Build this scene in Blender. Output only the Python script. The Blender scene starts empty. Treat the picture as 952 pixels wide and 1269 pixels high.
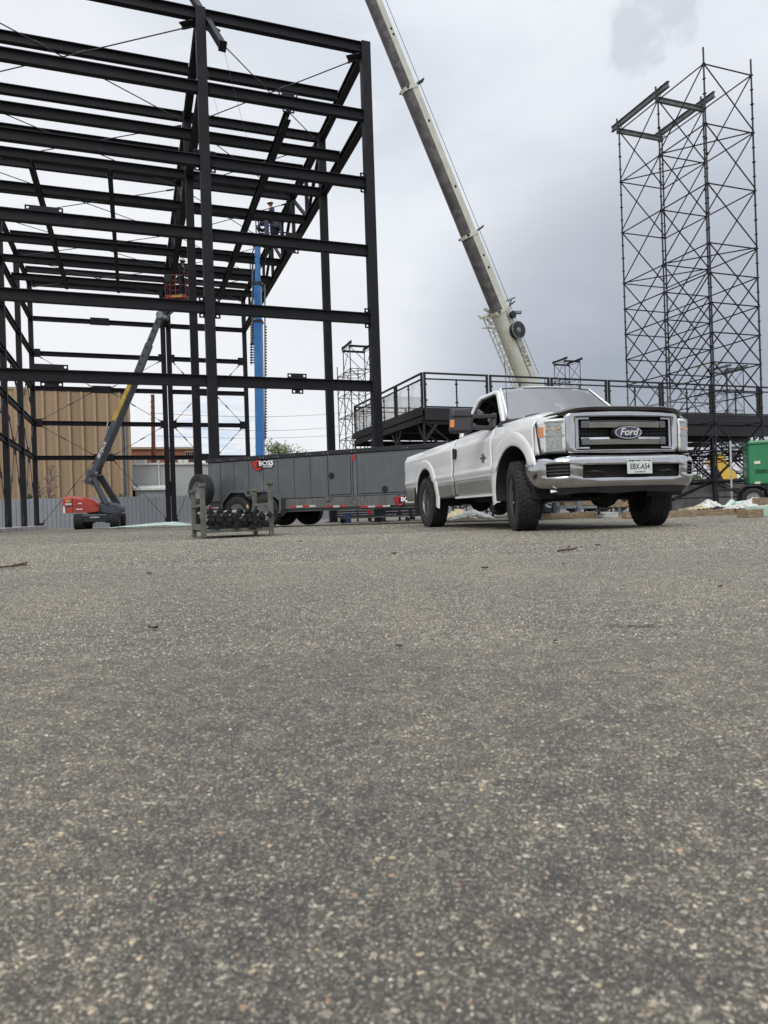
import bpy, bmesh, math, random
import numpy as np
from mathutils import Vector, Matrix
R = math.radians
random.seed(7)
SC = bpy.context.scene
COL = SC.collection
# ---------------------------------------------------------------- camera
F, ROLL, CX, CY, CH = 860.6, .0323, 476.0, 634.5, .28     # focal length in px of a 952 px wide frame, roll, centre, height
cam = bpy.data.cameras.new("camera"); camo = bpy.data.objects.new("camera", cam); COL.objects.link(camo)
cam.sensor_fit = 'HORIZONTAL'; cam.sensor_width = 36.0; cam.lens = 36.0*F/952.0
cam.clip_start = .02; cam.clip_end = 3000
cr, sr = math.cos(ROLL), math.sin(ROLL)
cr_x = Vector((cr, 0, -sr)); cr_y = Vector((sr, 0, cr)); cr_z = cr_x.cross(cr_y)
m = Matrix((cr_x, cr_y, cr_z)).transposed().to_4x4(); m.translation = (0, 0, CH)
camo.matrix_world = m
cam.dof.use_dof = True; cam.dof.focus_distance = 10.0; cam.dof.aperture_fstop = 15.0
SC.camera = camo
# ---------------------------------------------------------------- exposure
SC.view_settings.view_transform = 'Standard'; SC.view_settings.look = 'None'
SC.view_settings.exposure = 0.1; SC.view_settings.gamma = 1.0
# ---------------------------------------------------------------- sun and sky
SUN_EL, SUN_AZ = R(46), R(203)        # azimuth clockwise from +Y
sd = Vector((math.sin(SUN_AZ)*math.cos(SUN_EL), math.cos(SUN_AZ)*math.cos(SUN_EL), math.sin(SUN_EL)))
sl = bpy.data.lights.new("sun", 'SUN'); sl.energy = 1.5; sl.angle = R(30); sl.color = (1, .97, .92)
so = bpy.data.objects.new("sun", sl); COL.objects.link(so); so.location = (0, 0, 60)
so.rotation_euler = sd.to_track_quat('Z', 'Y').to_euler()

def pdir(px, py):
    dx, dy = px-CX, py-CY
    u = cr*dx-sr*dy; v = sr*dx+cr*dy
    return Vector((u/F, 1, -v/F)).normalized()
def at(px, py, Y):
    """world point that lies Y metres in front and is seen at (px, py) of the photograph"""
    dx, dy = px-CX, py-CY
    return Vector(((cr*dx-sr*dy)/F*Y, Y, CH-(sr*dx+cr*dy)/F*Y))
def grd(px, py, z=0.0):
    p = at(px, py, 1.0); return at(px, py, (z-CH)/(p.z-CH))

W = bpy.data.worlds.new("World"); SC.world = W; W.use_nodes = True
nt = W.node_tree; N = nt.nodes; LK = nt.links; N.clear()
def nd(t, **k):
    n = N.new(t)
    for a, b in k.items(): setattr(n, a, b)
    return n
def wmath(op, a, b=None, c=None, clamp=False):
    n = nd('ShaderNodeMath', operation=op); n.use_clamp = clamp
    for i, x in enumerate((a, b, c)):
        if x is None: continue
        if isinstance(x, (int, float)): n.inputs[i].default_value = x
        else: LK.new(x, n.inputs[i])
    return n.outputs[0]
def wmix(fac, a, b):
    n = nd('ShaderNodeMix', data_type='RGBA')
    for i, x in ((0, fac), (6, a), (7, b)):
        if isinstance(x, (int, float, tuple)): n.inputs[i].default_value = x if not isinstance(x, tuple) else (*x, 1)
        else: LK.new(x, n.inputs[i])
    return n.outputs[2]
def wsmooth(x, lo, hi):
    n = nd('ShaderNodeMapRange', interpolation_type='SMOOTHSTEP'); LK.new(x, n.inputs[0])
    n.inputs[1].default_value = lo; n.inputs[2].default_value = hi; n.inputs[3].default_value = 0; n.inputs[4].default_value = 1
    return n.outputs[0]
tc = nd('ShaderNodeTexCoord')
def wnoise(scale, detail=4, rough=.55, off=(0, 0, 0), str_=(1, 1, 1)):
    mp = nd('ShaderNodeMapping'); LK.new(tc.outputs['Generated'], mp.inputs[0]); mp.inputs[1].default_value = off; mp.inputs[3].default_value = str_
    n = nd('ShaderNodeTexNoise'); LK.new(mp.outputs[0], n.inputs['Vector']); n.inputs['Scale'].default_value = scale
    n.inputs['Detail'].default_value = detail; n.inputs['Roughness'].default_value = rough
    return n.outputs['Fac']
def wlobe(px, py, a0, a1):
    d = pdir(px, py); n = nd('ShaderNodeVectorMath', operation='DOT_PRODUCT')
    LK.new(tc.outputs['Generated'], n.inputs[0]); n.inputs[1].default_value = d
    return wsmooth(n.outputs['Value'], math.cos(R(a0)), math.cos(R(a1)))
sky = nd('ShaderNodeTexSky', sky_type='NISHITA'); sky.sun_disc = False
sky.sun_elevation = SUN_EL; sky.sun_rotation = SUN_AZ
sep = nd('ShaderNodeSeparateXYZ'); LK.new(tc.outputs['Generated'], sep.inputs[0])
el = sep.outputs['Z']
fb = wnoise(2.3, 5, .5, (3.1, .4, 1.7), (1, 1, 2.2))
fs = wnoise(6.5, 5, .55, (1.1, 4.4, .7), (1, 1, 2.6))
S_ = 10.0     # the cloud deck is given in display units and divided by the background strength
def cc(r, g, b): return (r*S_, g*S_, b*S_)
c = wmix(wsmooth(fb, .36, .66), cc(.64, .685, .76), cc(.77, .805, .87))
c = wmix(wmath('MULTIPLY', wsmooth(fs, .45, .7), .35), c, cc(.86, .89, .94))
# brighter, warmer band low on the left, heavy slate cloud low on the right
c = wmix(wmath('MULTIPLY', wlobe(120, 470, 30, 4), .75), c, cc(.87, .88, .90))
d1 = wmath('MULTIPLY', wlobe(850, 520, 25, 2), wmath('ADD', wmath('MULTIPLY', wsmooth(fb, .3, .7), .35), .65))
c = wmix(d1, c, cc(.30, .335, .405))
lowb = wmath('SUBTRACT', 1.0, wsmooth(el, .02, .13))
c = wmix(wmath('MULTIPLY', lowb, .55), c, cc(.80, .80, .80))
# small dark scud cloud high on the right
sc_ = wsmooth(wmath('ADD', wlobe(806, 32, 3.7, .4), wmath('MULTIPLY', wmath('SUBTRACT', wnoise(17, 5, .6, (.8, .2, .4)), .5), 3.2)), .30, 1.0)
sc_ = wmath('MULTIPLY', sc_, wlobe(806, 32, 5.4, 2.8))
c = wmix(wmath('MULTIPLY', sc_, .45), c, cc(.45, .485, .54))
# a gap with pale blue near the horizon
gp = wmath('MULTIPLY', wlobe(262, 560, 6, 1), wsmooth(wnoise(22, 3, .5, (5, 2, 1), (1, 1, 5)), .45, .62))
skm = nd('ShaderNodeVectorMath', operation='SCALE'); LK.new(sky.outputs[0], skm.inputs[0]); skm.inputs['Scale'].default_value = 1.6
c = wmix(wmath('MULTIPLY', gp, .45), c, cc(.42, .60, .84))
# thin places in the deck let a little of the blue sky behind through
c = wmix(wmath('MULTIPLY', wsmooth(fs, .62, .8), .12), c, skm.outputs[0])
# an overcast sky is brighter overhead than low down
zg_ = wmath('ADD', wmath('MULTIPLY', wsmooth(el, .55, 1.0), .9), 1.0)
zs_ = nd('ShaderNodeVectorMath', operation='SCALE'); LK.new(c, zs_.inputs[0]); LK.new(zg_, zs_.inputs['Scale']); c = zs_.outputs[0]
bg = nd('ShaderNodeBackground'); LK.new(c, bg.inputs[0]); bg.inputs[1].default_value = 1.0/S_
wo = nd('ShaderNodeOutputWorld'); LK.new(bg.outputs[0], wo.inputs[0])
SC.render.engine = 'CYCLES'
SC.cycles.max_bounces = 6; SC.cycles.transparent_max_bounces = 16

# ================================================================ helpers
PT = {}            # placed empties: location and rotation
class MB:
    def __init__(s): s.v = []; s.f = []
    def add(s, vs, fs):
        o = len(s.v); s.v += [tuple(v) for v in vs]; s.f += [tuple(i+o for i in f) for f in fs]; return s
    def hexa(s, p): return s.add(p, [(0, 3, 2, 1), (4, 5, 6, 7), (0, 1, 5, 4), (1, 2, 6, 5), (2, 3, 7, 6), (3, 0, 4, 7)])
    def box(s, c, size, rot=None):
        x, y, z = (q/2 for q in size); c = Vector(c)
        p = [Vector(q) for q in ((-x,-y,-z),(x,-y,-z),(x,y,-z),(-x,y,-z),(-x,-y,z),(x,-y,z),(x,y,z),(-x,y,z))]
        if rot is not None: p = [rot @ q for q in p]
        return s.hexa([c+q for q in p])
    def frame(s, p, q, up):
        p, q = Vector(p), Vector(q); a = (q-p).normalized(); up = Vector(up)
        if abs(a.dot(up)) > .995: up = Vector((0, 1, 0)) if abs(a.y) < .9 else Vector((1, 0, 0))
        sd_ = a.cross(up).normalized(); n = sd_.cross(a).normalized(); return p, q, a, sd_, n
    def beam(s, p, q, w, h, up=(0, 0, 1), w2=None, h2=None):
        p, q, a, d, n = s.frame(p, q, up); w2 = w2 or w; h2 = h2 or h
        return s.hexa([p-d*w/2-n*h/2, p+d*w/2-n*h/2, p+d*w/2+n*h/2, p-d*w/2+n*h/2,
                       q-d*w2/2-n*h2/2, q+d*w2/2-n*h2/2, q+d*w2/2+n*h2/2, q-d*w2/2+n*h2/2])
    def ibeam(s, p, q, w, h, t=.025, up=(0, 0, 1)):
        p, q, a, d, n = s.frame(p, q, up)
        s.beam(p+n*(h-t)/2, q+n*(h-t)/2, w, t, up); s.beam(p-n*(h-t)/2, q-n*(h-t)/2, w, t, up)
        return s.beam(p, q, t, h-2*t-.001, up)
    def tube(s, p, q, r, n=8, r2=None, caps=True):
        r2 = r if r2 is None else r2
        p, q, a, d, u = s.frame(p, q, (0, 0, 1)); vs = []
        for c, rr in ((p, r), (q, r2)):
            for i in range(n):
                t = 2*math.pi*i/n; vs.append(c+d*math.cos(t)*rr+u*math.sin(t)*rr)
        fs = [(i, (i+1) % n, n+(i+1) % n, n+i) for i in range(n)]
        if caps: fs += [tuple(range(n-1, -1, -1)), tuple(range(n, 2*n))]
        return s.add(vs, fs)
    def path(s, pts, r, n=8):
        pts = [Vector(p) for p in pts]; rs = r if isinstance(r, (list, tuple)) else [r]*len(pts); vs = []
        u = Vector((0, 0, 1))
        for i, c in enumerate(pts):
            a = (pts[min(i+1, len(pts)-1)]-pts[max(i-1, 0)]).normalized()
            d = a.cross(u)
            if d.length < .05: d = a.cross(Vector((0, 1, 0)))
            d.normalize(); w = d.cross(a).normalized(); u = w
            for k in range(n):
                t = 2*math.pi*k/n; vs.append(c+d*math.cos(t)*rs[i]+w*math.sin(t)*rs[i])
        fs = []
        for i in range(len(pts)-1):
            for k in range(n): fs.append((i*n+k, i*n+(k+1) % n, (i+1)*n+(k+1) % n, (i+1)*n+k))
        fs += [tuple(range(n-1, -1, -1)), tuple(range((len(pts)-1)*n, len(pts)*n))]
        return s.add(vs, fs)
    def lathe(s, prof, org=(0, 0, 0), axis=(0, 1, 0), n=32, closed=False):
        org = Vector(org); a = Vector(axis).normalized(); up = Vector((0, 0, 1)) if abs(a.z) < .9 else Vector((1, 0, 0))
        d = a.cross(up).normalized(); w = d.cross(a); vs = []
        for r_, x_ in prof:
            for k in range(n):
                t = 2*math.pi*k/n; vs.append(org+a*x_+d*math.cos(t)*r_+w*math.sin(t)*r_)
        fs = []; mlen = len(prof)
        for i in range(mlen if closed else mlen-1):
            j = (i+1) % mlen
            for k in range(n): fs.append((i*n+k, j*n+k, j*n+(k+1) % n, i*n+(k+1) % n))
        if not closed:
            if prof[0][0] > 1e-5: fs.append(tuple(range(n)))
            if prof[-1][0] > 1e-5: fs.append(tuple(range((mlen-1)*n+n-1, (mlen-1)*n-1, -1)))
        return s.add(vs, fs)
    def prism(s, poly, vec):
        poly = [Vector(p) for p in poly]; vec = Vector(vec); n = len(poly)
        return s.add(poly+[p+vec for p in poly], [tuple(range(n-1, -1, -1)), tuple(range(n, 2*n))]+[(i, (i+1) % n, n+(i+1) % n, n+i) for i in range(n)])
    def grid(s, rows, thick=None):
        n = len(rows[0]); vs = [p for r_ in rows for p in r_]; fs = []
        for i in range(len(rows)-1):
            for j in range(n-1): fs.append((i*n+j, i*n+j+1, (i+1)*n+j+1, (i+1)*n+j))
        return s.add(vs, fs)
    def loft(s, loops, cap0=False, cap1=False):
        n = len(loops[0]); vs = [p for l in loops for p in l]; fs = []
        for i in range(len(loops)-1):
            for k in range(n): fs.append((i*n+k, i*n+(k+1) % n, (i+1)*n+(k+1) % n, (i+1)*n+k))
        if cap0: fs.append(tuple(range(n-1, -1, -1)))
        if cap1: fs.append(tuple(range((len(loops)-1)*n, len(loops)*n)))
        return s.add(vs, fs)
    def build(s, name, mat, parent=None, smooth=None, world=True, bevel=0, solid=0, label=None, kind=None):
        vs = s.v
        if parent is not None and world and parent in PT:
            L, rz = PT[parent]; c_, s__ = math.cos(-rz), math.sin(-rz)
            vs = [((v[0]-L[0])*c_-(v[1]-L[1])*s__, (v[0]-L[0])*s__+(v[1]-L[1])*c_, v[2]-L[2]) for v in vs]
        me = bpy.data.meshes.new(name); me.from_pydata([tuple(v) for v in vs], [], s.f); me.validate(); me.update()
        me.materials.append(mat)
        bm = bmesh.new(); bm.from_mesh(me); bmesh.ops.recalc_face_normals(bm, faces=bm.faces); bm.to_mesh(me); bm.free()
        if smooth:
            for p in me.polygons: p.use_smooth = True
            me.set_sharp_from_angle(angle=R(smooth))
        o = bpy.data.objects.new(name, me); COL.objects.link(o)
        if parent is not None:
            o.parent = parent
            PT[o] = PT.get(parent, ((0, 0, 0), 0))
        if solid:
            md = o.modifiers.new("solid", 'SOLIDIFY'); md.thickness = solid; md.offset = -1
        if bevel:
            md = o.modifiers.new("bevel", 'BEVEL'); md.width = bevel; md.segments = 2; md.limit_method = 'ANGLE'; md.angle_limit = R(35)
        if label: o['label'] = label
        if kind: o['kind'] = kind
        return o
def tag(o, label=None, cat=None, group=None, kind=None):
    if label: o['label'] = label
    if cat: o['category'] = cat
    if group: o['group'] = group
    if kind: o['kind'] = kind
    return o
def thing(name, loc, label, cat, group=None, rz=0):
    o = bpy.data.objects.new(name, None); COL.objects.link(o); o.location = loc; o.rotation_euler = (0, 0, rz)
    o.empty_display_size = .2; PT[o] = (tuple(loc), rz); return tag(o, label, cat, group)
def kids(o): return [c for c in bpy.data.objects if c.parent == o]
def copy_tree(o, parent=None):
    k = o.copy(); COL.objects.link(k)
    if parent is not None: k.parent = parent
    for ch in kids(o): copy_tree(ch, k)
    return k
def text_mesh(name, s, size, mat, parent, M, extrude=.002, shear=0, sx=1.0, bold=0.0):
    cu = bpy.data.curves.new(name, 'FONT'); cu.body = s; cu.size = size; cu.extrude = extrude; cu.shear = shear
    cu.align_x = 'CENTER'; cu.align_y = 'CENTER'; cu.offset = bold; cu.resolution_u = 3
    to = bpy.data.objects.new(name, cu); COL.objects.link(to)
    dg = bpy.context.evaluated_depsgraph_get(); me = bpy.data.meshes.new_from_object(to.evaluated_get(dg))
    bpy.data.objects.remove(to); me.transform(M @ Matrix.Diagonal((sx, 1, 1, 1))); me.materials.clear(); me.materials.append(mat)
    o = bpy.data.objects.new(name, me); COL.objects.link(o)
    if parent is not None:
        o.parent = parent; PT[o] = PT.get(parent, ((0, 0, 0), 0))
    return o
def frame_m(o, x, y):
    """matrix whose x and y axes are the given directions (text plane)"""
    x = Vector(x).normalized(); z = x.cross(Vector(y)).normalized(); y = z.cross(x)
    M = Matrix((x, y, z)).transposed().to_4x4(); M.translation = o; return M
def to_local(M, parent):
    L, rz = PT[parent]; T = Matrix.Translation(L) @ Matrix.Rotation(rz, 4, 'Z'); return T.inverted() @ M

# ---------------------------------------------------------------- materials
def mat(name, col, rough=.6, metal=0., var=.15, scale=4., bump=0., bscale=60., spec=.5, col2=None, fac=(.4, .6), coat=0, stretch=(1, 1, 1), trans=0, dirt_or_sheen=None):
    m_ = bpy.data.materials.new(name); m_.use_nodes = True; t = m_.node_tree; b = t.nodes['Principled BSDF']
    co = t.nodes.new('ShaderNodeTexCoord'); mp = t.nodes.new('ShaderNodeMapping'); t.links.new(co.outputs['Object'], mp.inputs[0]); mp.inputs[3].default_value = stretch
    nz = t.nodes.new('ShaderNodeTexNoise'); t.links.new(mp.outputs[0], nz.inputs['Vector']); nz.inputs['Scale'].default_value = scale; nz.inputs['Detail'].default_value = 6
    mr = t.nodes.new('ShaderNodeMapRange'); t.links.new(nz.outputs['Fac'], mr.inputs[0]); mr.inputs[1].default_value = fac[0]; mr.inputs[2].default_value = fac[1]
    mx = t.nodes.new('ShaderNodeMix'); mx.data_type = 'RGBA'; t.links.new(mr.outputs[0], mx.inputs[0])
    c2 = col2 if col2 else tuple(x*(1+var) for x in col); c1 = col if col2 else tuple(x*(1-var) for x in col)
    mx.inputs[6].default_value = (*c1, 1); mx.inputs[7].default_value = (*c2, 1); out = mx.outputs[2]
    if dirt_or_sheen:
        n2 = t.nodes.new('ShaderNodeTexNoise'); t.links.new(mp.outputs[0], n2.inputs['Vector']); n2.inputs['Scale'].default_value = dirt_or_sheen[1]; n2.inputs['Detail'].default_value = 9; n2.inputs['Roughness'].default_value = .65
        r2 = t.nodes.new('ShaderNodeMapRange'); t.links.new(n2.outputs['Fac'], r2.inputs[0]); r2.inputs[1].default_value = dirt_or_sheen[2]; r2.inputs[2].default_value = dirt_or_sheen[3]; r2.inputs[4].default_value = dirt_or_sheen[4]
        m2 = t.nodes.new('ShaderNodeMix'); m2.data_type = 'RGBA'; t.links.new(r2.outputs[0], m2.inputs[0]); t.links.new(out, m2.inputs[6]); m2.inputs[7].default_value = (*dirt_or_sheen[0], 1); out = m2.outputs[2]
    t.links.new(out, b.inputs['Base Color'])
    rr = t.nodes.new('ShaderNodeMapRange'); t.links.new(nz.outputs['Fac'], rr.inputs[0]); rr.inputs[3].default_value = max(.02, rough*.85); rr.inputs[4].default_value = min(1, rough*1.15)
    t.links.new(rr.outputs[0], b.inputs['Roughness'])
    b.inputs['Metallic'].default_value = metal; b.inputs['Specular IOR Level'].default_value = spec; b.inputs['Coat Weight'].default_value = coat; b.inputs['Coat Roughness'].default_value = .05
    if trans: b.inputs['Transmission Weight'].default_value = trans
    if bump:
        n3 = t.nodes.new('ShaderNodeTexNoise'); t.links.new(mp.outputs[0], n3.inputs['Vector']); n3.inputs['Scale'].default_value = bscale; n3.inputs['Detail'].default_value = 4
        bp = t.nodes.new('ShaderNodeBump'); bp.inputs['Strength'].default_value = bump; bp.inputs['Distance'].default_value = .02; t.links.new(n3.outputs['Fac'], bp.inputs['Height']); t.links.new(bp.outputs[0], b.inputs['Normal'])
    return m_
def glass_mat(name, tint, gl, rough=.02, ior=1.5, film=0):
    m_ = bpy.data.materials.new(name); m_.use_nodes = True; t = m_.node_tree; t.nodes.clear()
    o = t.nodes.new('ShaderNodeOutputMaterial'); tr = t.nodes.new('ShaderNodeBsdfTransparent'); tr.inputs[0].default_value = (*tint, 1)
    g = t.nodes.new('ShaderNodeBsdfGlossy'); g.inputs['Roughness'].default_value = rough; g.inputs[0].default_value = (gl, gl, gl, 1)
    fr = t.nodes.new('ShaderNodeFresnel'); gm = t.nodes.new('ShaderNodeNewGeometry'); io = t.nodes.new('ShaderNodeMix')
    t.links.new(gm.outputs['Backfacing'], io.inputs[0]); io.inputs[2].default_value = ior; io.inputs[3].default_value = 1/ior; t.links.new(io.outputs[0], fr.inputs[0])
    mx = t.nodes.new('ShaderNodeMixShader'); t.links.new(fr.outputs[0], mx.inputs[0]); t.links.new(tr.outputs[0], mx.inputs[1]); t.links.new(g.outputs[0], mx.inputs[2])
    last = mx
    if film:
        nz = t.nodes.new('ShaderNodeTexNoise'); nz.inputs['Scale'].default_value = 1.6; nz.inputs['Detail'].default_value = 5
        mr = t.nodes.new('ShaderNodeMapRange'); t.links.new(nz.outputs['Fac'], mr.inputs[0]); mr.inputs[1].default_value = .5; mr.inputs[2].default_value = .56; mr.inputs[3].default_value = film*.25; mr.inputs[4].default_value = film
        df = t.nodes.new('ShaderNodeBsdfDiffuse'); df.inputs[0].default_value = (.75, .75, .75, 1)
        tl = t.nodes.new('ShaderNodeBsdfTranslucent'); tl.inputs[0].default_value = (.75, .75, .75, 1)
        ad = t.nodes.new('ShaderNodeMixShader'); t.links.new(df.outputs[0], ad.inputs[1]); t.links.new(tl.outputs[0], ad.inputs[2])
        m2 = t.nodes.new('ShaderNodeMixShader'); t.links.new(mr.outputs[0], m2.inputs[0]); t.links.new(mx.outputs[0], m2.inputs[1]); t.links.new(ad.outputs[0], m2.inputs[2]); last = m2
    t.links.new(last.outputs[0], o.inputs[0]); return m_
M = {}
M['steel'] = mat('primed black steel', (.008, .0078, .011), .6, var=.25, scale=1.5, bump=.05, dirt_or_sheen=((.035, .032, .034), 3, .58, .75, .5), spec=.28)
M['rod'] = mat('brace rod steel', (.035, .033, .04), .6)
M['scaf'] = mat('dark scaffold tube', (.014, .014, .022), .5, metal=.2, var=.3, scale=6, dirt_or_sheen=((.07, .045, .035), 9, .6, .75, .6))
M['galv'] = mat('galvanised steel', (.24, .255, .26), .45, metal=.6, var=.2, scale=8)
M['beamgrey'] = mat('dull grey steel beam', (.15, .16, .165), .55, metal=.4, var=.2, scale=6)
M['black'] = mat('black powder coat', (.007, .007, .009), .5, var=.25, scale=3)
M['deckwood'] = mat('dark deck board', (.02, .019, .018), .8, var=.3, scale=5)
M['conc'] = mat('grey concrete', (.40, .39, .36), .9, var=.18, scale=2.5, bump=.3, bscale=40, dirt_or_sheen=((.14, .13, .12), 1.6, .5, .72, .6))
M['cream'] = mat('cream crane paint', (.56, .56, .47), .4, var=.07, scale=2, dirt_or_sheen=((.25, .23, .18), 5, .6, .8, .5))
M['creamd'] = mat('shade darkened boom underside', (.10, .09, .09), .5, var=.3, scale=3)  # boom's lower shell, with the shade of the underside put into its colour
M['dkmetal'] = mat('dark machinery metal', (.03, .03, .033), .5, metal=.3, var=.3)
M['rubber'] = mat('tyre rubber', (.017, .017, .018), .8, var=.3, scale=14, bump=.3, bscale=90, dirt_or_sheen=((.06, .055, .05), 4, .55, .8, .5))
M['wood'] = mat('weathered timber', (.26, .19, .12), .85, var=.25, scale=3, stretch=(1, 12, 12), bump=.3, bscale=25, dirt_or_sheen=((.12, .10, .08), 6, .55, .75, .6))
M['woodgrey'] = mat('grey painted rack steel', (.115, .118, .098), .8, var=.22, scale=7, bump=.25, bscale=40, dirt_or_sheen=((.08, .065, .045), 9, .5, .7, .7))
M['white'] = mat('white paint', (.78, .78, .77), .3, var=.03, scale=3, coat=.4, dirt_or_sheen=((.45, .42, .37), 2.2, .6, .85, .35))
M['textdark'] = mat('dark lettering', (.03, .03, .03), .6)
M['textwhite'] = mat('white lettering', (.8, .8, .8), .5)
M['red'] = mat('red machine paint', (.50, .05, .03), .38, var=.12, scale=3, coat=.3)
M['clear'] = glass_mat('clear acrylic', (.95, .96, .96), 1.0)
M['film'] = glass_mat('acrylic with protective film', (.92, .93, .93), 1.0, film=.2)
M['tarmac_dark'] = mat('dark debris', (.03, .025, .02), .9)
# ================================================================ ground
def gz(y):
    if y < 16: return 0.0
    if y < 44: return -.12*(y-16)/28
    return -.12
ma = bpy.data.materials.new('worn asphalt'); ma.use_nodes = True; t = ma.node_tree; b = t.nodes['Principled BSDF']
def gn(ty, **k):
    n = t.nodes.new(ty)
    for a_, b_ in k.items(): setattr(n, a_, b_)
    return n
co = gn('ShaderNodeTexCoord')
def gnoise(sc, det=4, ro=.5, st=(1, 1, 1)):
    mp = gn('ShaderNodeMapping'); t.links.new(co.outputs['Object'], mp.inputs[0]); mp.inputs[3].default_value = st
    n = gn('ShaderNodeTexNoise'); t.links.new(mp.outputs[0], n.inputs['Vector']); n.inputs['Scale'].default_value = sc; n.inputs['Detail'].default_value = det; n.inputs['Roughness'].default_value = ro; return n.outputs['Fac']
def gmr(x, a0, a1, b0=0, b1=1, sm=True):
    n = gn('ShaderNodeMapRange'); n.interpolation_type = 'SMOOTHSTEP' if sm else 'LINEAR'; t.links.new(x, n.inputs[0])
    for i, v_ in enumerate((a0, a1, b0, b1)): n.inputs[i+1].default_value = v_
    return n.outputs[0]
def gmix(f, a_, b_, ty='MIX'):
    n = gn('ShaderNodeMix', data_type='RGBA', blend_type=ty)
    for i, x in ((0, f), (6, a_), (7, b_)):
        if isinstance(x, (int, float)): n.inputs[i].default_value = x
        elif isinstance(x, tuple): n.inputs[i].default_value = (*x, 1)
        else: t.links.new(x, n.inputs[i])
    return n.outputs[2]
def gvor(sc, feat='F1'):
    n = gn('ShaderNodeTexVoronoi', feature=feat); t.links.new(wco, n.inputs['Vector']); n.inputs['Scale'].default_value = sc; return n
dn = gn('ShaderNodeTexNoise'); t.links.new(co.outputs['Object'], dn.inputs['Vector']); dn.inputs['Scale'].default_value = 240; dn.inputs['Detail'].default_value = 2
dsub = gn('ShaderNodeVectorMath', operation='MULTIPLY_ADD'); t.links.new(dn.outputs['Color'], dsub.inputs[0]); dsub.inputs[1].default_value = (.006, .006, .006); t.links.new(co.outputs['Object'], dsub.inputs[2]); wco = dsub.outputs[0]
v1 = gvor(185); v2 = gvor(420); v3 = gvor(60)
def stones(v, lo=.25, hi=.42):
    s_ = gn('ShaderNodeSeparateColor'); t.links.new(v.outputs['Color'], s_.inputs[0]); return s_
s1 = stones(v1); s2 = stones(v2); s3 = stones(v3)
ramp = gn('ShaderNodeValToRGB'); t.links.new(s1.outputs[0], ramp.inputs[0]); cr_ = ramp.color_ramp; cr_.interpolation = 'CONSTANT'
cols = [(0, (.068, .064, .056)), (.28, (.11, .104, .089)), (.50, (.165, .156, .133)), (.68, (.23, .214, .178)), (.80, (.10, .10, .098)), (.88, (.35, .333, .285)), (.965, (.27, .185, .13)), (.985, (.40, .34, .23))]
while len(cr_.elements) < len(cols): cr_.elements.new(.5)
for e, (p_, c_) in zip(cr_.elements, cols): e.position = p_; e.color = (*c_, 1)
ramp2 = gn('ShaderNodeValToRGB'); t.links.new(s2.outputs[1], ramp2.inputs[0]); c2_ = ramp2.color_ramp; c2_.interpolation = 'CONSTANT'
cols2 = [(0, (.075, .072, .064)), (.35, (.135, .129, .113)), (.65, (.21, .20, .173)), (.88, (.36, .34, .295))]
while len(c2_.elements) < len(cols2): c2_.elements.new(.5)
for e, (p_, c_) in zip(c2_.elements, cols2): e.position = p_; e.color = (*c_, 1)
binder = (.046, .043, .037)
e1 = gmr(v1.outputs['Distance'], .36, .50); e2 = gmr(v2.outputs['Distance'], .36, .5)
fine = gmix(e2, ramp2.outputs[0], binder)
isb = gn('ShaderNodeMath', operation='GREATER_THAN'); t.links.new(s1.outputs[1], isb.inputs[0]); isb.inputs[1].default_value = .42
mk = gn('ShaderNodeMath', operation='MULTIPLY'); t.links.new(isb.outputs[0], mk.inputs[0]); inv = gn('ShaderNodeMath', operation='SUBTRACT'); inv.inputs[0].default_value = 1; t.links.new(e1, inv.inputs[1]); t.links.new(inv.outputs[0], mk.inputs[1])
colr = gmix(mk.outputs[0], fine, ramp.outputs[0])
pat = gmix(gmr(gnoise(.45, 6, .6), .35, .65), (.84, .84, .85), (1.32, 1.29, 1.22))
colr = gmix(1.0, colr, pat, 'MULTIPLY')
pat2 = gmix(gmr(gnoise(2.2, 5, .6, (1, .35, 1)), .4, .68), (.9, .9, .91), (1.15, 1.14, 1.1))
colr = gmix(1.0, colr, pat2, 'MULTIPLY')
mott = gmix(gmr(gnoise(28, 6, .7), .36, .62), (.76, .755, .75), (1.34, 1.29, 1.2))
colr = gmix(1.0, colr, mott, 'MULTIPLY')
grit = gmix(gmr(gnoise(9, 9, .78), .40, .60), (.86, .86, .86), (1.2, 1.18, 1.14))
colr = gmix(1.0, colr, grit, 'MULTIPLY')
colr = gmix(1.0, colr, (1.34, 1.285, 1.19), 'MULTIPLY')
stn = gmr(gnoise(1.1, 7, .62, (.6, 1.4, 1)), .57, .70, 0, .5)
colr = gmix(stn, colr, (.06, .057, .052))
t.links.new(colr, b.inputs['Base Color']); b.inputs['Roughness'].default_value = .6; b.inputs['Specular IOR Level'].default_value = .7
hsum = gn('ShaderNodeMath', operation='MULTIPLY_ADD'); t.links.new(v1.outputs['Distance'], hsum.inputs[0]); hsum.inputs[1].default_value = -.7
h2 = gn('ShaderNodeMath', operation='MULTIPLY'); t.links.new(v2.outputs['Distance'], h2.inputs[0]); h2.inputs[1].default_value = -.35; t.links.new(h2.outputs[0], hsum.inputs[2])
h3 = gn('ShaderNodeMath', operation='MULTIPLY_ADD'); t.links.new(gnoise(35, 5, .6), h3.inputs[0]); h3.inputs[1].default_value = 1.6; t.links.new(hsum.outputs[0], h3.inputs[2])
bp = gn('ShaderNodeBump'); bp.inputs['Strength'].default_value = .8; bp.inputs['Distance'].default_value = .004; t.links.new(h3.outputs[0], bp.inputs['Height']); t.links.new(bp.outputs[0], b.inputs['Normal'])
M['asphalt'] = ma
g = MB(); ys = [-40, 0, 8, 16, 23, 30, 37, 44, 70, 120, 400, 2200]
g.grid([[(x, y, gz(y)) for x in (-2500, -400, -60, -20, 0, 20, 60, 400, 2500)] for y in ys])
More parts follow.
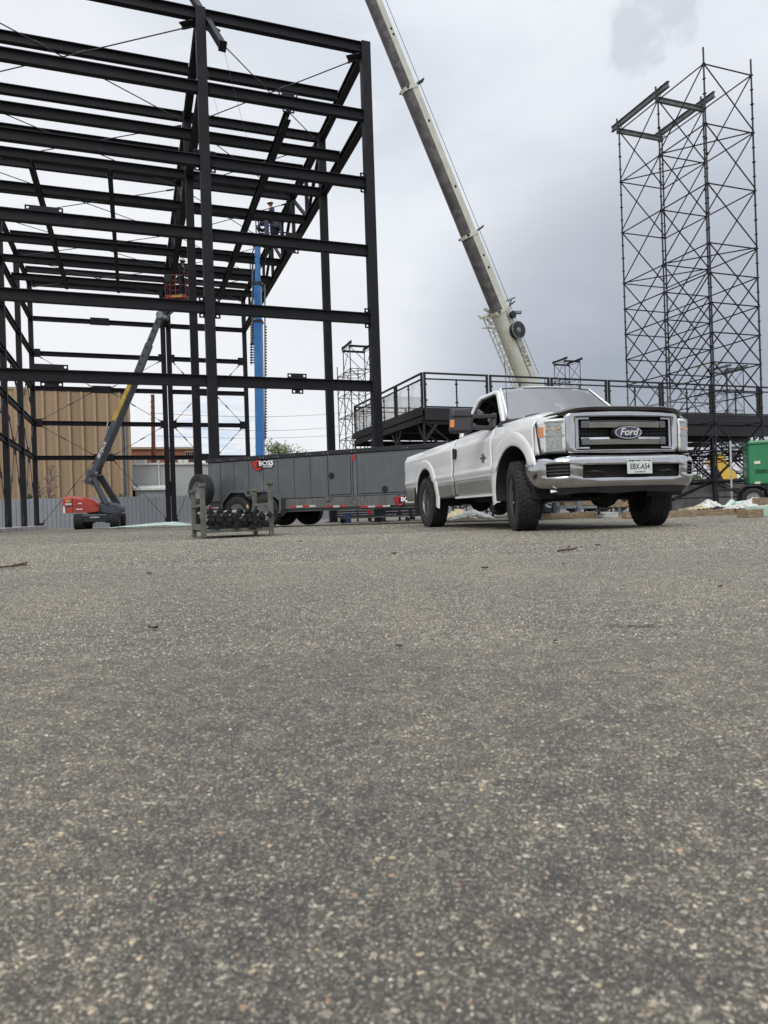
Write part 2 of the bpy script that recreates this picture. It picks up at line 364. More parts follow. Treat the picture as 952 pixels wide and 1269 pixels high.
tag(g.build('ground', M['asphalt']), 'worn grey asphalt yard running from the camera to the machines', kind='structure')
# loose and proud aggregate close to the camera: one mesh of tiny stones, each with its own colour
rng = np.random.default_rng(5); XS, YS, RS = [], [], []
for y0_, y1_, n_, r0_, r1_ in ((.28, 1.5, 30000, .0007, .0017), (.28, 1.6, 900, .0018, .0032), (1.4, 4.2, 125000, .0016, .0036), (4.0, 9.0, 110000, .0036, .0072), (8.0, 17.0, 45000, .006, .011)):
    y_ = np.sqrt(y0_**2+rng.random(n_)*(y1_**2-y0_**2)); YS.append(y_); XS.append((rng.random(n_)*2-1)*y_*.62); RS.append(r0_+(r1_-r0_)*rng.random(n_)**1.6)
xx, yy, rr_ = map(np.concatenate, (XS, YS, RS)); nS = len(xx)
octv = np.array([(1, 0, .0), (.25, .95, .0), (-.85, .6, .0), (-.8, -.65, .0), (.35, -.9, .0), (.1, .05, 1)])
ang = rng.random(nS)*6.283; ca, sa = np.cos(ang), np.sin(ang); asp = .55+.45*rng.random(nS)
V = np.zeros((nS, 6, 3)); jit = 1+(rng.random((nS, 6))-.5)*.5
px_ = octv[None, :, 0]*rr_[:, None]*jit; py_ = octv[None, :, 1]*rr_[:, None]*asp[:, None]*jit
V[:, :, 0] = xx[:, None]+px_*ca[:, None]-py_*sa[:, None]; V[:, :, 1] = yy[:, None]+px_*sa[:, None]+py_*ca[:, None]
V[:, :, 2] = octv[None, :, 2]*(rr_*(.35+.45*rng.random(nS)))[:, None]
Fc = np.array([(i, (i+1) % 5, 5) for i in range(5)]); FF = (Fc[None]+6*np.arange(nS)[:, None, None]).reshape(-1, 3)
me = bpy.data.meshes.new('aggregate_stones'); me.vertices.add(nS*6); me.vertices.foreach_set('co', V.reshape(-1).astype(np.float32))
me.loops.add(FF.size); me.loops.foreach_set('vertex_index', FF.reshape(-1).astype(np.int32)); me.polygons.add(len(FF)); me.polygons.foreach_set('loop_start', (np.arange(len(FF))*3).astype(np.int32)); me.polygons.foreach_set('use_smooth', np.ones(len(FF), dtype=bool))
pal = np.array([(.10, .096, .084), (.16, .152, .132), (.23, .218, .185), (.32, .30, .255), (.07, .07, .067), (.26, .18, .13), (.35, .30, .20), (.44, .42, .365)])
pi = rng.choice(8, nS, p=[.20, .25, .23, .13, .11, .028, .017, .035]); cs = np.ones((nS, 6, 4)); cs[:, :, :3] = (pal[pi]*np.array([1.26, 1.21, 1.12])*(.75+.4*rng.random(nS))[:, None])[:, None, :]
at_ = me.color_attributes.new('stone', 'FLOAT_COLOR', 'POINT'); at_.data.foreach_set('color', cs.reshape(-1).astype(np.float32)); me.update()
ms = bpy.data.materials.new('aggregate'); ms.use_nodes = True; an = ms.node_tree.nodes.new('ShaderNodeVertexColor'); an.layer_name = 'stone'
ms.node_tree.links.new(an.outputs[0], ms.node_tree.nodes['Principled BSDF'].inputs['Base Color']); ms.node_tree.nodes['Principled BSDF'].inputs['Roughness'].default_value = .75
me.materials.append(ms); ob = bpy.data.objects.new('aggregate_stones', me); COL.objects.link(ob)
tag(ob, 'fine loose and proud aggregate in the nearest asphalt', 'gravel', kind='stuff')
# cracks, twigs and leaves on the asphalt
def crack(pts, w):
    mb = MB(); L = [grd(x, y) for x, y in pts]; rows = []
    for i, p in enumerate(L):
        k = w*(.3+.7*math.sin(math.pi*(i+.5)/len(L)))*random.uniform(.6, 1.2)
        rows.append([(p.x, p.y-k*3, .004), (p.x, p.y, .0045), (p.x, p.y+k*3, .004)])
    mb.grid(rows); return mb
ck = crack([(748, 776.5), (757, 777), (766, 776), (775, 777.5), (785, 777), (793, 778.5), (800, 777), (810, 776.5), (820, 777.5), (838, 775.5)], .0022)
tag(ck.build('pavement_crack', M['tarmac_dark']), 'short dark crack in the asphalt in front of the truck', kind='structure')
ck = crack([(318, 777), (325, 780), (333, 782), (341, 781), (350, 779)], .0012)
tag(ck.build('pavement_crack', M['tarmac_dark']), 'faint curved crack in the asphalt left of centre', kind='structure')
leafm = mat('dead leaf', (.075, .04, .025), .8, var=.3, scale=30)
def leaf(px, py, s, lab, name='dead_leaf'):
    s *= .65
    p = grd(px, py); mb = MB(); a = random.uniform(-.5, .5)
    pts = []
    for i in range(7):
        tt = i/6-.5; w = s*.28*math.cos(tt*math.pi)*random.uniform(.7, 1.2)
        x = tt*s; pts.append([(p.x+x*math.cos(a)+w*math.sin(a)*k, p.y+x*math.sin(a)-w*k, .004+s*.25*(k*k)*random.uniform(.3, 1)+abs(tt)*s*.15) for k in (-1, 0, 1)])
    mb.grid(pts); return tag(mb.build(name, leafm, solid=.001), lab, 'leaf')
leaf(190, 781, .045, 'curled reddish brown dead leaf lying alone on the asphalt at left')
leaf(495, 804, .022, 'small reddish brown leaf lying near the middle of the asphalt')
leaf(893, 729, .035, 'small black scrap lying on the asphalt right of the truck', 'scrap')
leaf(185, 712, .05, 'thin dark scrap on the asphalt below the pipe rack', 'scrap')
def twig(px, py, s, lab):
    p = grd(px, py); mb = MB(); q = Vector((p.x, p.y, .012))
    mb.path([q+Vector((-s/2, 0, -.004)), q+Vector((-s*.1, .03, 0)), q+Vector((s*.2, -.01, .004)), q+Vector((s/2, .04, .01))], .006, 5)
    mb.path([q, q+Vector((s*.2, .1, .012)), q+Vector((s*.35, .12, .02))], .004, 5)
    return tag(mb.build('twig', leafm), lab, 'twig')
twig(704, 684, .13, 'small forked brown twig on the asphalt under the front of the truck')
twig(6, 705, .24, 'dark thin stick at the left edge of the asphalt')

for px, py, s_, lab in ((601, 705.5, .05, 'small dark scrap on the asphalt below the truck rear wheel'), (699, 700, .03, 'tiny dark crumb on the asphalt under the forked twig'), (721, 679, .035, 'tiny dark crumb just right of the forked twig'), (741, 677, .07, 'thin dark scrap right of the forked twig'), (488, 687, .06, 'small dark scrap on the asphalt left of the truck rear wheel'), (689, 797, .014, 'tiny reddish crumb on the asphalt below the short crack'), (372, 672, .07, 'small dark scrap on the asphalt beside the pipe rack')):
    leaf(px, py, s_, lab, 'scrap')
# ================================================================ steel frame
TH = .3444; SU = Vector((math.cos(TH), math.sin(TH), 0)); SV = Vector((-math.sin(TH), math.cos(TH), 0))
C2 = Vector((-.1319, 21.6011, 0)); B1, B2, L1, L2 = 4.976, 7.741, 5.369, 25.889
BU = [-B1-B2, -B1, 0.0]
def LZ(l): return 4.195+(l-2)*2.1
def SP(bu, L, z): p = C2+SU*bu+SV*L; return Vector((p.x, p.y, z))
def SG(bu, L): p = SP(bu, L, 0); return gz(p.y)
bp_ = SP(-B1, 0, 0)
SF = thing('steel_building_frame', (bp_.x, bp_.y, gz(bp_.y)), 'tall open black steel building frame of columns, beams and roof trusses', 'steel frame')
def column(bu, L, w=.28, d=.28, top=None):
    z0 = SG(bu, L); top = top or LZ(7)+.17
    o = MB().beam(SP(bu, L, z0+.02), SP(bu, L, top), w, d, up=SV).build('column', M['steel'], SF)
    MB().beam(SP(bu, L, z0), SP(bu, L, z0+.03), .5, .5, up=SV).build('base_plate', M['steel'], o)
    return o
def sbeam(b0, La, b1_, Lb, z, name='beam', h=.315, w=.19, gap=.142):
    p, q = SP(b0, La, z), SP(b1_, Lb, z); a = (q-p).normalized(); p += a*gap; q -= a*gap
    return MB().ibeam(p, q, w, h).build(name, M['steel'], SF)
def rod(p, q, r=.018):
    a = (q-p).normalized(); mb = MB().tube(p, q, r, 6); k = p.lerp(q, .42)
    mb.tube(k-a*.16, k+a*.16, r*2.2, 6); mb.tube(p, p+a*.35, r*2, 6); mb.tube(q-a*.35, q, r*2, 6)
    return mb.build('brace_rod', M['rod'], SF)
def plate(c, u, v, w, h, holes, th=.025, hr=.055):
    """steel plate with real round holes at the given x offsets"""
    u = Vector(u).normalized(); v = Vector(v).normalized(); n = u.cross(v); mb = MB(); hs = min(h/2, .12)
    xs = [-w/2]
    def rect(x0, x1, y0, y1):
        if x1-x0 > .001: mb.hexa([c+u*a_+v*b_+n*k for k in (-th/2, th/2) for a_, b_ in ((x0, y0), (x1, y0), (x1, y1), (x0, y1))])
    cur = -w/2
    for hx in sorted(holes):
        rect(cur, hx-hs, -h/2, h/2); ring_o, ring_i = [], []
        for k in range(16):
            t_ = 2*math.pi*(k+.0)/16; cx_, sy_ = math.cos(t_), math.sin(t_); mxx = max(abs(cx_)/hs, abs(sy_)/(h/2))
            ring_o.append((hx+cx_/mxx, sy_/mxx)); ring_i.append((hx+cx_*hr, sy_*hr))
        lp = [[c+u*a_+v*b_+n*(th/2) for a_, b_ in ring_o], [c+u*a_+v*b_+n*(th/2) for a_, b_ in ring_i], [c+u*a_+v*b_-n*(th/2) for a_, b_ in ring_i], [c+u*a_+v*b_-n*(th/2) for a_, b_ in ring_o]]
        mb.loft(lp); cur = hx+hs
    rect(cur, w/2, -h/2, h/2)
    return mb.build('gusset_plate', M['steel'], SF)
for L in (0, L1, L2):
    for bu in BU:
        if L == L2 and bu == BU[1]: column(bu-.17, L, .30, .26); column(bu+.17, L, .30, .26); continue
        column(bu, L, *((.28, .28) if L == 0 else (.27, .26) if L == L1 else (.26, .26)))
LW = [L1]
for px, py in ((10.7, 653), (30.5, 652.6)):        # intermediate columns of the left wall
    d_ = at(px, py, 1.0); P0 = SP(BU[0], 0, 0); n_ = Vector((d_.y, -d_.x, 0)); tt = -(P0.dot(n_))/(SV.dot(n_)); LW.append(tt)
LW = sorted(LW)+[L2]; LW.insert(1, (L1+LW[1])/2)
for L in LW[1:-1]: column(BU[0], L, .26, .26)
LWA = [0]+LW
# front and back walls, levels 2 to 7
for l in range(2, 8):
    sbeam(BU[0], 0, BU[1], 0, LZ(l)); sbeam(BU[1], 0, BU[2], 0, LZ(l))
    sbeam(BU[0], L2, BU[1], L2, LZ(l), h=.27); sbeam(BU[1], L2, BU[2], L2, LZ(l), h=.27)
    for a_, b_ in zip(LWA[:-1], LWA[1:]): sbeam(BU[0], a_, BU[0], b_, LZ(l), h=.27)
sbeam(BU[0], L1, BU[1], L1, LZ(7)); sbeam(BU[1], L1, BU[2], L1, LZ(7)); sbeam(BU[0], L1, BU[1], L1, LZ(6)); sbeam(BU[1], L1, BU[2], L1, LZ(6))
# chords, webs, purlins
NL = [0, 2.6, L1]+[L1+(L2-L1)/8*k for k in range(1, 9)]
for bu in BU:
    for l in (6, 7):
        for a_, b_ in ((0, L1), (L1, L2)):
            if bu == BU[0]: continue
            sbeam(bu, a_, bu, b_, LZ(l), 'truss_chord', h=.28, w=.24)
    if bu != BU[0]:
        for k in range(2, len(NL)-1):
            a_, b_ = NL[k], NL[k+1]
            if k > 2: MB().beam(SP(bu, a_, LZ(6)+.14), SP(bu, a_, LZ(7)-.14), .14, .14, up=SV).build('truss_web', M['steel'], SF)
            lo, hi = (a_, b_) if k % 2 else (b_, a_)
            MB().beam(SP(bu, lo, LZ(6)+.12), SP(bu, hi, LZ(7)-.12), .12, .12).build('truss_web', M['steel'], SF)
for k, L in enumerate(NL[1:-1]):
    if abs(L-L1) < .01: continue
    for bi in (0, 1):
        sbeam(BU[bi], L, BU[bi+1], L, LZ(7), 'purlin', h=.32, gap=.13)
        if L < 23: sbeam(BU[bi], L, BU[bi+1], L, LZ(6), 'purlin', h=.32, gap=.13)
Lend = NL[7]
MB().ibeam(SP(-B1*.5, .11, LZ(6)-.31), SP(-B1*.5, Lend+.1, LZ(6)-.31), .2, .27).build('runway_beam', M['steel'], SF)
for px, py in ((84, 359), (147, 362)):
    p = at(px, py, 1.0); q = at(px, py, (LZ(6)-.3-CH)/(p.z-CH)); rel = q-C2; bu = rel.dot(SU)
    MB().ibeam(SP(bu, L1-.1, LZ(6)-.31), SP(bu, Lend+.1, LZ(6)-.31), .16, .27).build('runway_beam', M['steel'], SF)
# roof rods, one X in each cell
cells = [0, L1]+[L1+(L2-L1)/4*k for k in range(1, 5)]
for a_, b_ in zip(cells[:-1], cells[1:]):
    for bi in (0, 1):
        z = LZ(7)-.22; x0, x1 = BU[bi]+.2, BU[bi+1]-.2
        rod(SP(x0, a_+.15, z), SP(x1, b_-.15, z)); rod(SP(x1, a_+.15, z-.03), SP(x0, b_-.15, z-.03))
# back wall rods in a diamond pattern with plates at the nodes
for bi in (0, 1):
    x0, x1 = BU[bi], BU[bi+1]; mid = (x0+x1)/2; y = L2-.02
    def n_(x, z, dx=0): return SP(x+dx, y, z)
    for s, x in ((1, x0), (-1, x1)):
        rod(n_(mid, LZ(4)-.12, -s*.5), n_(x, LZ(3)+.12, s*.3)); rod(n_(x, LZ(3)-.12, s*.3), n_(mid, LZ(2)+.12, -s*.5))
        rod(n_(mid, LZ(2)-.12, -s*.5), n_(x, .3+gz(44), s*.25)); rod(n_(x, LZ(5)-.12, s*.3), n_(mid, LZ(4)+.12, -s*.5))
    for l in (2, 4, 6): MB().beam(SP(mid-.55, y-.12, LZ(l)), SP(mid+.55, y-.12, LZ(l)), .03, .46).build('gusset_plate', M['steel'], SF)
    for l in (3, 5):
        for s, x in ((1, x0), (-1, x1)): MB().beam(SP(x+s*.14, y-.12, LZ(l)), SP(x+s*.5, y-.12, LZ(l)), .03, .5).build('gusset_plate', M['steel'], SF)
    for s, x in ((1, x0), (-1, x1)): MB().beam(SP(x+s*.14, y-.1, .2+gz(44)), SP(x+s*.4, y-.1, .2+gz(44)), .03, .4).build('gusset_plate', M['steel'], SF)
for a_, b_ in zip(LWA[2:-1], LWA[3:]):
    mid = (a_+b_)/2
    for e in (a_, b_):
        s = 1 if e > mid else -1
        rod(SP(BU[0], mid+s*.15, LZ(2)-.15), SP(BU[0], e-s*.15, .3), .022); rod(SP(BU[0], e-s*.2, LZ(3)-.15), SP(BU[0], mid+s*.2, LZ(2)+.15), .022); rod(SP(BU[0], mid+s*.15, LZ(4)-.15), SP(BU[0], e-s*.2, LZ(3)+.15), .022)
# front wall plates with open bolt holes
for bi in (0, 1):
    mid = (BU[bi]+BU[bi+1])/2; wl = .93 if bi == 0 else .58
    for l in (2, 4, 6):
        if l == 6 and bi == 0: continue
        plate(SP(mid-(.35 if bi == 0 else 0), -.03, LZ(l)+.235), SU, (0, 0, 1), wl, .135, (-wl/2+.07, wl/2-.07), hr=.035)
        if l != 4 or bi: plate(SP(mid-(.3 if bi == 0 else 0), -.03, LZ(l)-.235), SU, (0, 0, 1), wl*.6, .135, (-wl*.3+.07, wl*.3-.07), hr=.035)
    for l in (3, 5):
        for s, x in ((1, BU[bi]), (-1, BU[bi+1])):
            for k in (1, -1): plate(SP(x+s*.22, -.03, LZ(l)+k*.235), SU, (0, 0, 1), .16, .14, (0,), hr=.035)
for bu, L, s in ((BU[2], 0, -1), (BU[1], 0, 1), (BU[1], 0, -1)):
    MB().beam(SP(bu+s*.14, .0, LZ(7)-.24), SP(bu+s*.5, .25, LZ(7)-.24), .3, .03).build('gusset_plate', M['steel'], SF)
# strip footing under the left wall and block under the back middle column
p, q = SP(BU[0], LW[1]-1.5, -.03), SP(BU[0], L2+.8, -.03)
MB().beam(p, q, 1.1, .30).build('footing', M['conc'], SF, bevel=.01)
c_ = SP(BU[1], L2, SG(BU[1], L2)+.05)
MB().beam(c_-SU*1.1, c_+SU*1.3, 1.1, .26).build('footing', M['conc'], SF, bevel=.01)
# beam end being landed on top of the middle front column, with its tag lines
a0 = at(232, -14, 22.0); a1 = at(276, 57, 18.6)
HB = thing('hoisted_beam', a0.lerp(a1, .5), 'short black steel beam hanging diagonally behind the top of the middle front column', 'steel beam')
MB().ibeam(a0, a1, .16, .2).build('beam', M['steel'], HB)
MB().beam(a1-(a1-a0).normalized()*.02, a1+(a1-a0).normalized()*.03, .2, .26).build('end_plate', M['steel'], HB)
MB().tube(a1, at(306, 172, 18.9), .004, 5).build('tag_line', M['rod'], HB)
MB().tube(at(234, -10, 21.9), at(272, 148, 20.6), .004, 5).build('tag_line', M['rod'], HB)
# ================================================================ scaffold towers
TT = .348; TU = Vector((math.cos(TT), math.sin(TT), 0)); TV = Vector((-math.sin(TT), math.cos(TT), 0))
def tower(org, z0, Z, bu, bv, rows, levels, lifts, label, group, detail=True, beamrows=(1, 2), galv=True, tops=None, rp=.031, rl=.023, name='scaffold_tower'):
    org = Vector(org); T = thing(name, (org.x, org.y, z0), label, 'scaffold', group)
    def P(i, j, z): p = org+TU*bu*i+TV*bv*j; return Vector((p.x, p.y, z))
    posts, led, brc = MB(), MB(), MB(); ms_ = M['scaf']
    def emit(mb, name_, m_=ms_):
        if detail: mb.build(name_, m_, T); return MB()
        return mb
    tops = tops or [Z+.55]+[Z]*(rows-1)
    for j in range(rows):
        for i in (0, 1):
            posts.tube(P(i, j, z0), P(i, j, tops[j]), rp, 8)
            z = Z
            while z > z0+.3:
                if z < tops[j]+.01: posts.tube(P(i, j, z-.012), P(i, j, z+.012), .062, 8)
                if detail and z-.5 > z0: posts.tube(P(i, j, z-.512), P(i, j, z-.488), .055, 8)
                z -= 1.0 if detail else 2.0
            posts = emit(posts, 'post')
    for l in levels:
        z = Z-l
        if z < z0+.1: continue
        for j in range(rows):
            if not (l == 0 and j in beamrows) and z <= tops[j]+.01: led.tube(P(0, j, z), P(1, j, z), rl, 6); led = emit(led, 'ledger')
            if j+1 < rows and z <= min(tops[j], tops[j+1])+.01:
                for i in (0, 1): led.tube(P(i, j, z), P(i, j+1, z), rl, 6); led = emit(led, 'ledger')
    for l in lifts:
        za, zb = Z-l, Z-l-2
        if zb < z0: continue
        for j in range(rows):
            if za > tops[j]+.01: continue
            o = TV*-.035; brc.tube(P(0, j, za-.05)+o, P(1, j, zb+.05)+o, rl, 6); brc = emit(brc, 'diagonal_brace')
            if j+1 < rows and za <= tops[j+1]+.01:
                for i in (0, 1):
                    o = TU*-.035; brc.tube(P(i, j, za-.05)+o, P(i, j+1, zb+.05)+o, rl, 6); brc = emit(brc, 'diagonal_brace')
    for l in (2, 6):
        for j in range(rows-1): brc.tube(P(1, j, Z-l+.04), P(0, j+1, Z-l+.04), rl, 6); brc = emit(brc, 'diagonal_brace')
    if not detail:
        posts.build('posts', ms_, T, kind='stuff'); led.build('ledgers', ms_, T, kind='stuff'); brc.build('diagonal_braces', ms_, T, kind='stuff')
    if beamrows:
        a, b_ = beamrows; gm = M['beamgrey'] if galv else M['steel']
        for j in beamrows:
            MB().ibeam(P(-.02, j, Z+.02), P(1.02, j, Z+.02), .11, .18, .018).build('cross_beam', gm, T)
        for i in (0, 1):
            MB().ibeam(P(i, a, Z+.28)-TV*.55, P(i, b_, Z+.28)+TV*.42, .12, .21, .018).build('top_beam', gm, T)
            for j in beamrows: MB().box(P(i, j, Z+.18)-TU*.09, (.05, .05, .6)).tube(P(i, j, Z+.1)+TU*.12, P(i, j, Z+.55)+TU*.12, .015, 6).build('clamp', M['dkmetal'], T)
    return T
G1 = 'scaffold towers on the site'
tower((11.198, 23.283, 0), 0, 14.957, 2.099, 2.15, 3, [0, 2, 4, 6, 7, 8, 9, 10, 11, 12, 13, 14], [0, 2, 4, 6, 7, 8, 9, 10, 12], 'tall dark scaffold tower with two grey steel beams across its top at right', None)
for px, py, d, Z, rows, br, tops, lab in (
    (434, 441, 62, 15.2, 3, (0, 1), [15.2, 15.2, 14.2], 'distant thin scaffold tower seen just left of the right corner column of the steel frame'),
    (700, 447, 80, 17.0, 3, (0, 1), [17.0, 17.0, 15.9], 'distant scaffold tower top showing above the platform railing beside the crane'),
    (901, 457, 68, 13.2, 3, (0, 1), [13.2, 13.2, 12.5], 'distant scaffold tower with pale planks on top behind the foot of the tall tower')):
    p = at(px, py, d)
    tw = tower((p.x, d, 0), -.12, Z, 2.07, 2.1, rows, [0, 2, 4, 6, 8, 10, 12, 14], [0, 2, 4, 6, 8, 10, 12], lab, None, detail=False, beamrows=br, galv=(d == 68), tops=tops, rp=.045, rl=.03)
    if d == 68:
        for k in range(3):
            a_ = p+Vector((-2.8, .2+.3*k, .25+.12*k)); b_ = p+Vector((-.3+.5*k, .4+.3*k, .75+.05*k)); MB().beam(a_, b_, .3, .06).build('plank', mat('pale plank %d' % k, (.5, .47, .42), .8), tw)
# ================================================================ raised platform with guardrails
DT = .3535; DU = Vector((math.cos(DT), math.sin(DT), 0)); DV = Vector((-math.sin(DT), math.cos(DT), 0))
DN = Vector((1.26, 20.4, 0)); DP, DZ = 2.19, 3.28; NU, NV = 8, 3
def DPt(a, b_, z): p = DN+DU*a+DV*b_; return Vector((p.x, p.y, z))
PL = thing('viewing_platform', (DN.x, DN.y, 0), 'long raised black platform with glazed guardrails and braced legs behind the truck', 'platform')
LU, LVv = NU*DP, NV*DP
def dbox(a0, a1, b0, b1, z0, z1):
    return MB().hexa([DPt(a0, b0, z0), DPt(a1, b0, z0), DPt(a1, b1, z0), DPt(a0, b1, z0), DPt(a0, b0, z1), DPt(a1, b0, z1), DPt(a1, b1, z1), DPt(a0, b1, z1)])
for i in range(NU):
    for j in range(NV): dbox(i*DP+.01, (i+1)*DP-.01, j*DP+.01, (j+1)*DP-.01, DZ-.06, DZ).build('deck_board', M['deckwood'], PL)
for i in range(NU): dbox(i*DP+.01, (i+1)*DP-.01, -.08, -.03, DZ-.34, DZ+.02).build('fascia_board', M['black'], PL)
for j in range(NV):
    dbox(-.08, -.03, j*DP+.01, (j+1)*DP-.01, DZ-.2, DZ+.02).build('fascia_board', M['black'], PL); dbox(-.05, -.01, j*DP+.01, (j+1)*DP-.01, DZ-.37, DZ-.23).build('fascia_board', M['black'], PL)
    dbox(-.1, -.05, j*DP, (j+1)*DP, DZ-.42, DZ-.385).build('edge_rail', M['black'], PL)
for k in range(NU*3+1): dbox(k*DP/3-.03+.05, k*DP/3+.03+.05, .02, LVv-.02, DZ-.24, DZ-.065).build('joist', M['black'], PL)
for j in range(NV+1): dbox(0, LU, j*DP-.04+.06, j*DP+.04+.06, DZ-.45, DZ-.245).build('bearer', M['black'], PL)
dbox(8.5, LU, -.03, .0, DZ-.72, DZ-.36).build('skirt', M['black'], PL)
zb = .02
for i in range(NU+1):
    for j in range(NV+1):
        z0 = gz(DPt(i*DP, j*DP, 0).y)
        mb = MB().tube(DPt(i*DP, j*DP, z0), DPt(i*DP, j*DP, DZ-.45), .035, 8); mb.tube(DPt(i*DP, j*DP, z0), DPt(i*DP, j*DP, z0+.25), .02, 8).box(DPt(i*DP, j*DP, z0+.008), (.16, .16, .012)).tube(DPt(i*DP, j*DP, z0+.2), DPt(i*DP, j*DP, z0+.24), .09, 6)
        mb.build('leg', M['scaf'], PL)
def tb(p, q, nm, r=.026): MB().tube(p, q, r, 6).build(nm, M['scaf'], PL)
for z in (.42, 1.02, 2.05):
    for j in range(NV+1):
        if z == .42 and j not in (0,): continue
        for i in range(NU): tb(DPt(i*DP, j*DP, z), DPt((i+1)*DP, j*DP, z), 'ledger')
    for i in range(NU+1):
        if z == .42: continue
        for j in range(NV): tb(DPt(i*DP, j*DP, z+.03), DPt(i*DP, (j+1)*DP, z+.03), 'ledger')
for i in range(NU):
    for j in (0, 1, 3):
        o = DV*.04; e = -1 if (i+j) % 2 else 1; x0, x1 = (i*DP, (i+1)*DP) if e > 0 else ((i+1)*DP, i*DP)
        tb(DPt(x0, j*DP, .3)+o, DPt(x1, j*DP, 1.02)+o, 'diagonal_brace'); tb(DPt(x0, j*DP, 1.05)-o, DPt(x1, j*DP, 2.6)-o, 'diagonal_brace')
        if j < 2: tb(DPt(x1, j*DP, 1.05)+o, DPt(x0, j*DP, 2.6)+o, 'diagonal_brace')
for i in range(0, NU+1, 2):
    for j in range(NV): tb(DPt(i*DP, j*DP, 1.05), DPt(i*DP, (j+1)*DP, 2.6), 'diagonal_brace')
for i in range(0, 3):     # knee braces
    for s in (-1, 1):
        a = DPt(i*DP, 0, DZ-.95); q = DPt(i*DP+s*.4, 0, DZ-.45)
        if i == 0 and s < 0: q = DPt(0, .4, DZ-.45)
        MB().beam(a, q, .05, .09).build('knee_brace', M['black'], PL)
for j in (1, 2):
    for s in (-1, 1): MB().beam(DPt(0, j*DP, DZ-.9), DPt(0, j*DP+s*.4, DZ-.45), .05, .09).build('knee_brace', M['black'], PL)
tb(DPt(0.05, 0, DZ-.4), DPt(1.9, 0, DZ-1.75), 'diagonal_brace', .03)
def rail(p, q, gm='clear'):
    """one guardrail panel: frame > pane, mid_post"""
    p, q = Vector(p), Vector(q); a = (q-p).normalized(); L = (q-p).length; up = Vector((0, 0, 1)); p = p+a*.06; L -= .12
    def X(x, z): return p+a*x+up*z
    mb = MB()
    for x in (0, L):
        mb.beam(X(x, -.05), X(x, 1.07), .06, .06, up=a)
        for z in (.25, .72): mb.box(X(x+(.04 if x == 0 else -.04), z), (.06, .06, .05))
    mb.beam(X(-.03, 1.05), X(L+.03, 1.05), .06, .05); mb.beam(X(0, .88), X(L, .88), .04, .04); mb.beam(X(0, .06), X(L, .06), .04, .04)
    o = mb.build('guardrail', M['black'], PL)
    m2 = MB().beam(X(L/2, .05), X(L/2, .88), .035, .035, up=a)
    for z in (.2, .75): m2.box(X(L/2, z), (.09, .06, .04))
    m2.build('mid_post', M['black'], o)
    for x0, x1 in ((.05, L/2-.03), (L/2+.03, L-.05)):
        MB().beam(X(x0, .47), X(x1, .47), .006, .76).build('pane', M[gm], o)
    return o
for i in range(NU): rail(DPt(i*DP, .0, DZ), DPt((i+1)*DP, .0, DZ))
for j in range(NV): rail(DPt(0, j*DP+.02, DZ), DPt(0, (j+1)*DP, DZ), 'film')
for i in range(NU): rail(DPt(i*DP, LVv, DZ), DPt((i+1)*DP, LVv, DZ))
dbox(.3, 1.9, 1.2, 2.6, DZ, DZ+.12).build('deck_step', M['black'], PL)
# ================================================================ pickup truck (local: +X forward, +Y driver side, Z up)
M['paint'] = mat('white truck paint', (.80, .80, .79), .22, var=.015, scale=2, coat=.9, dirt_or_sheen=((.50, .48, .43), 1.7, .60, .9, .2))
M['trimgrey'] = mat('grey lower body paint', (.20, .195, .18), .32, var=.06, scale=3, coat=.5, dirt_or_sheen=((.30, .28, .24), 2.5, .5, .85, .5))
M['chrome'] = mat('chrome', (.50, .50, .51), .10, metal=1, var=.05, scale=5, dirt_or_sheen=((.36, .34, .31), 4, .52, .8, .6), bump=.01, bscale=4)
M['chromed'] = mat('satin chrome', (.42, .43, .45), .25, metal=1, var=.08)
M['smoked'] = mat('smoked acrylic', (.045, .04, .04), .22, coat=.6)
M['darkbar'] = mat('dark grey bar end', (.13, .135, .14), .3, metal=.6)
M['plast'] = mat('black textured plastic', (.022, .022, .024), .62, var=.15, scale=10)
M['plastg'] = mat('dark grey mirror plastic', (.035, .035, .038), .55, var=.1)
M['under'] = mat('dirty dark underbody', (.014, .013, .012), .85, var=.4, scale=6)
M['shield'] = glass_mat('windscreen glass', (.42, .47, .46), 1.0, .01, 3.0)
M['sideglass'] = glass_mat('side window glass', (.004, .0045, .005), .9, .01, 1.45)
M['lens'] = glass_mat('lamp lens', (.92, .93, .92), 1.0, .03, 1.45)
M['refl'] = mat('lamp reflector', (.82, .83, .79), .3, metal=.25, var=.12, scale=18, fac=(.3, .7), bump=.15, bscale=30)
M['refld'] = mat('dark lamp reflector', (.42, .43, .41), .25, metal=.6, var=.3, scale=40, fac=(.3, .7), bump=.3, bscale=50)
M['amber'] = mat('amber lens', (.75, .25, .05), .25, var=.1, coat=.8)
M['redlens'] = mat('red lens', (.45, .01, .015), .2, coat=.8)
M['blueoval'] = mat('dark blue badge', (.008, .012, .045), .2, coat=1)
M['cabin'] = mat('cab interior', (.05, .048, .045), .8, var=.2)
TR = thing('pickup_truck', (2.515, 8.583, 0), 'white pickup truck with chrome grille and bumper parked in front of the platform', 'truck', rz=math.radians(14-90))
def ip(x, P):
    if x <= P[0][0]: return P[0][1]
    for (a, b), (c, d) in zip(P, P[1:]):
        if x <= c: return b+(d-b)*(x-a)/(c-a)
    return P[-1][1]
YP = [(.44, .925), (.50, .955), (.66, .972), (.705, .972), (.745, .974), (.765, .992), (.80, .994), (.825, .984), (.96, .978), (1.08, .984), (1.17, .982), (1.205, .974), (1.225, .955), (1.31, .915), (1.345, .875)]
def yb(z): return ip(z, YP)
XF, ZF, RF = -.02, .50, .53; XR, ZR, RR = -3.53, .47, .52
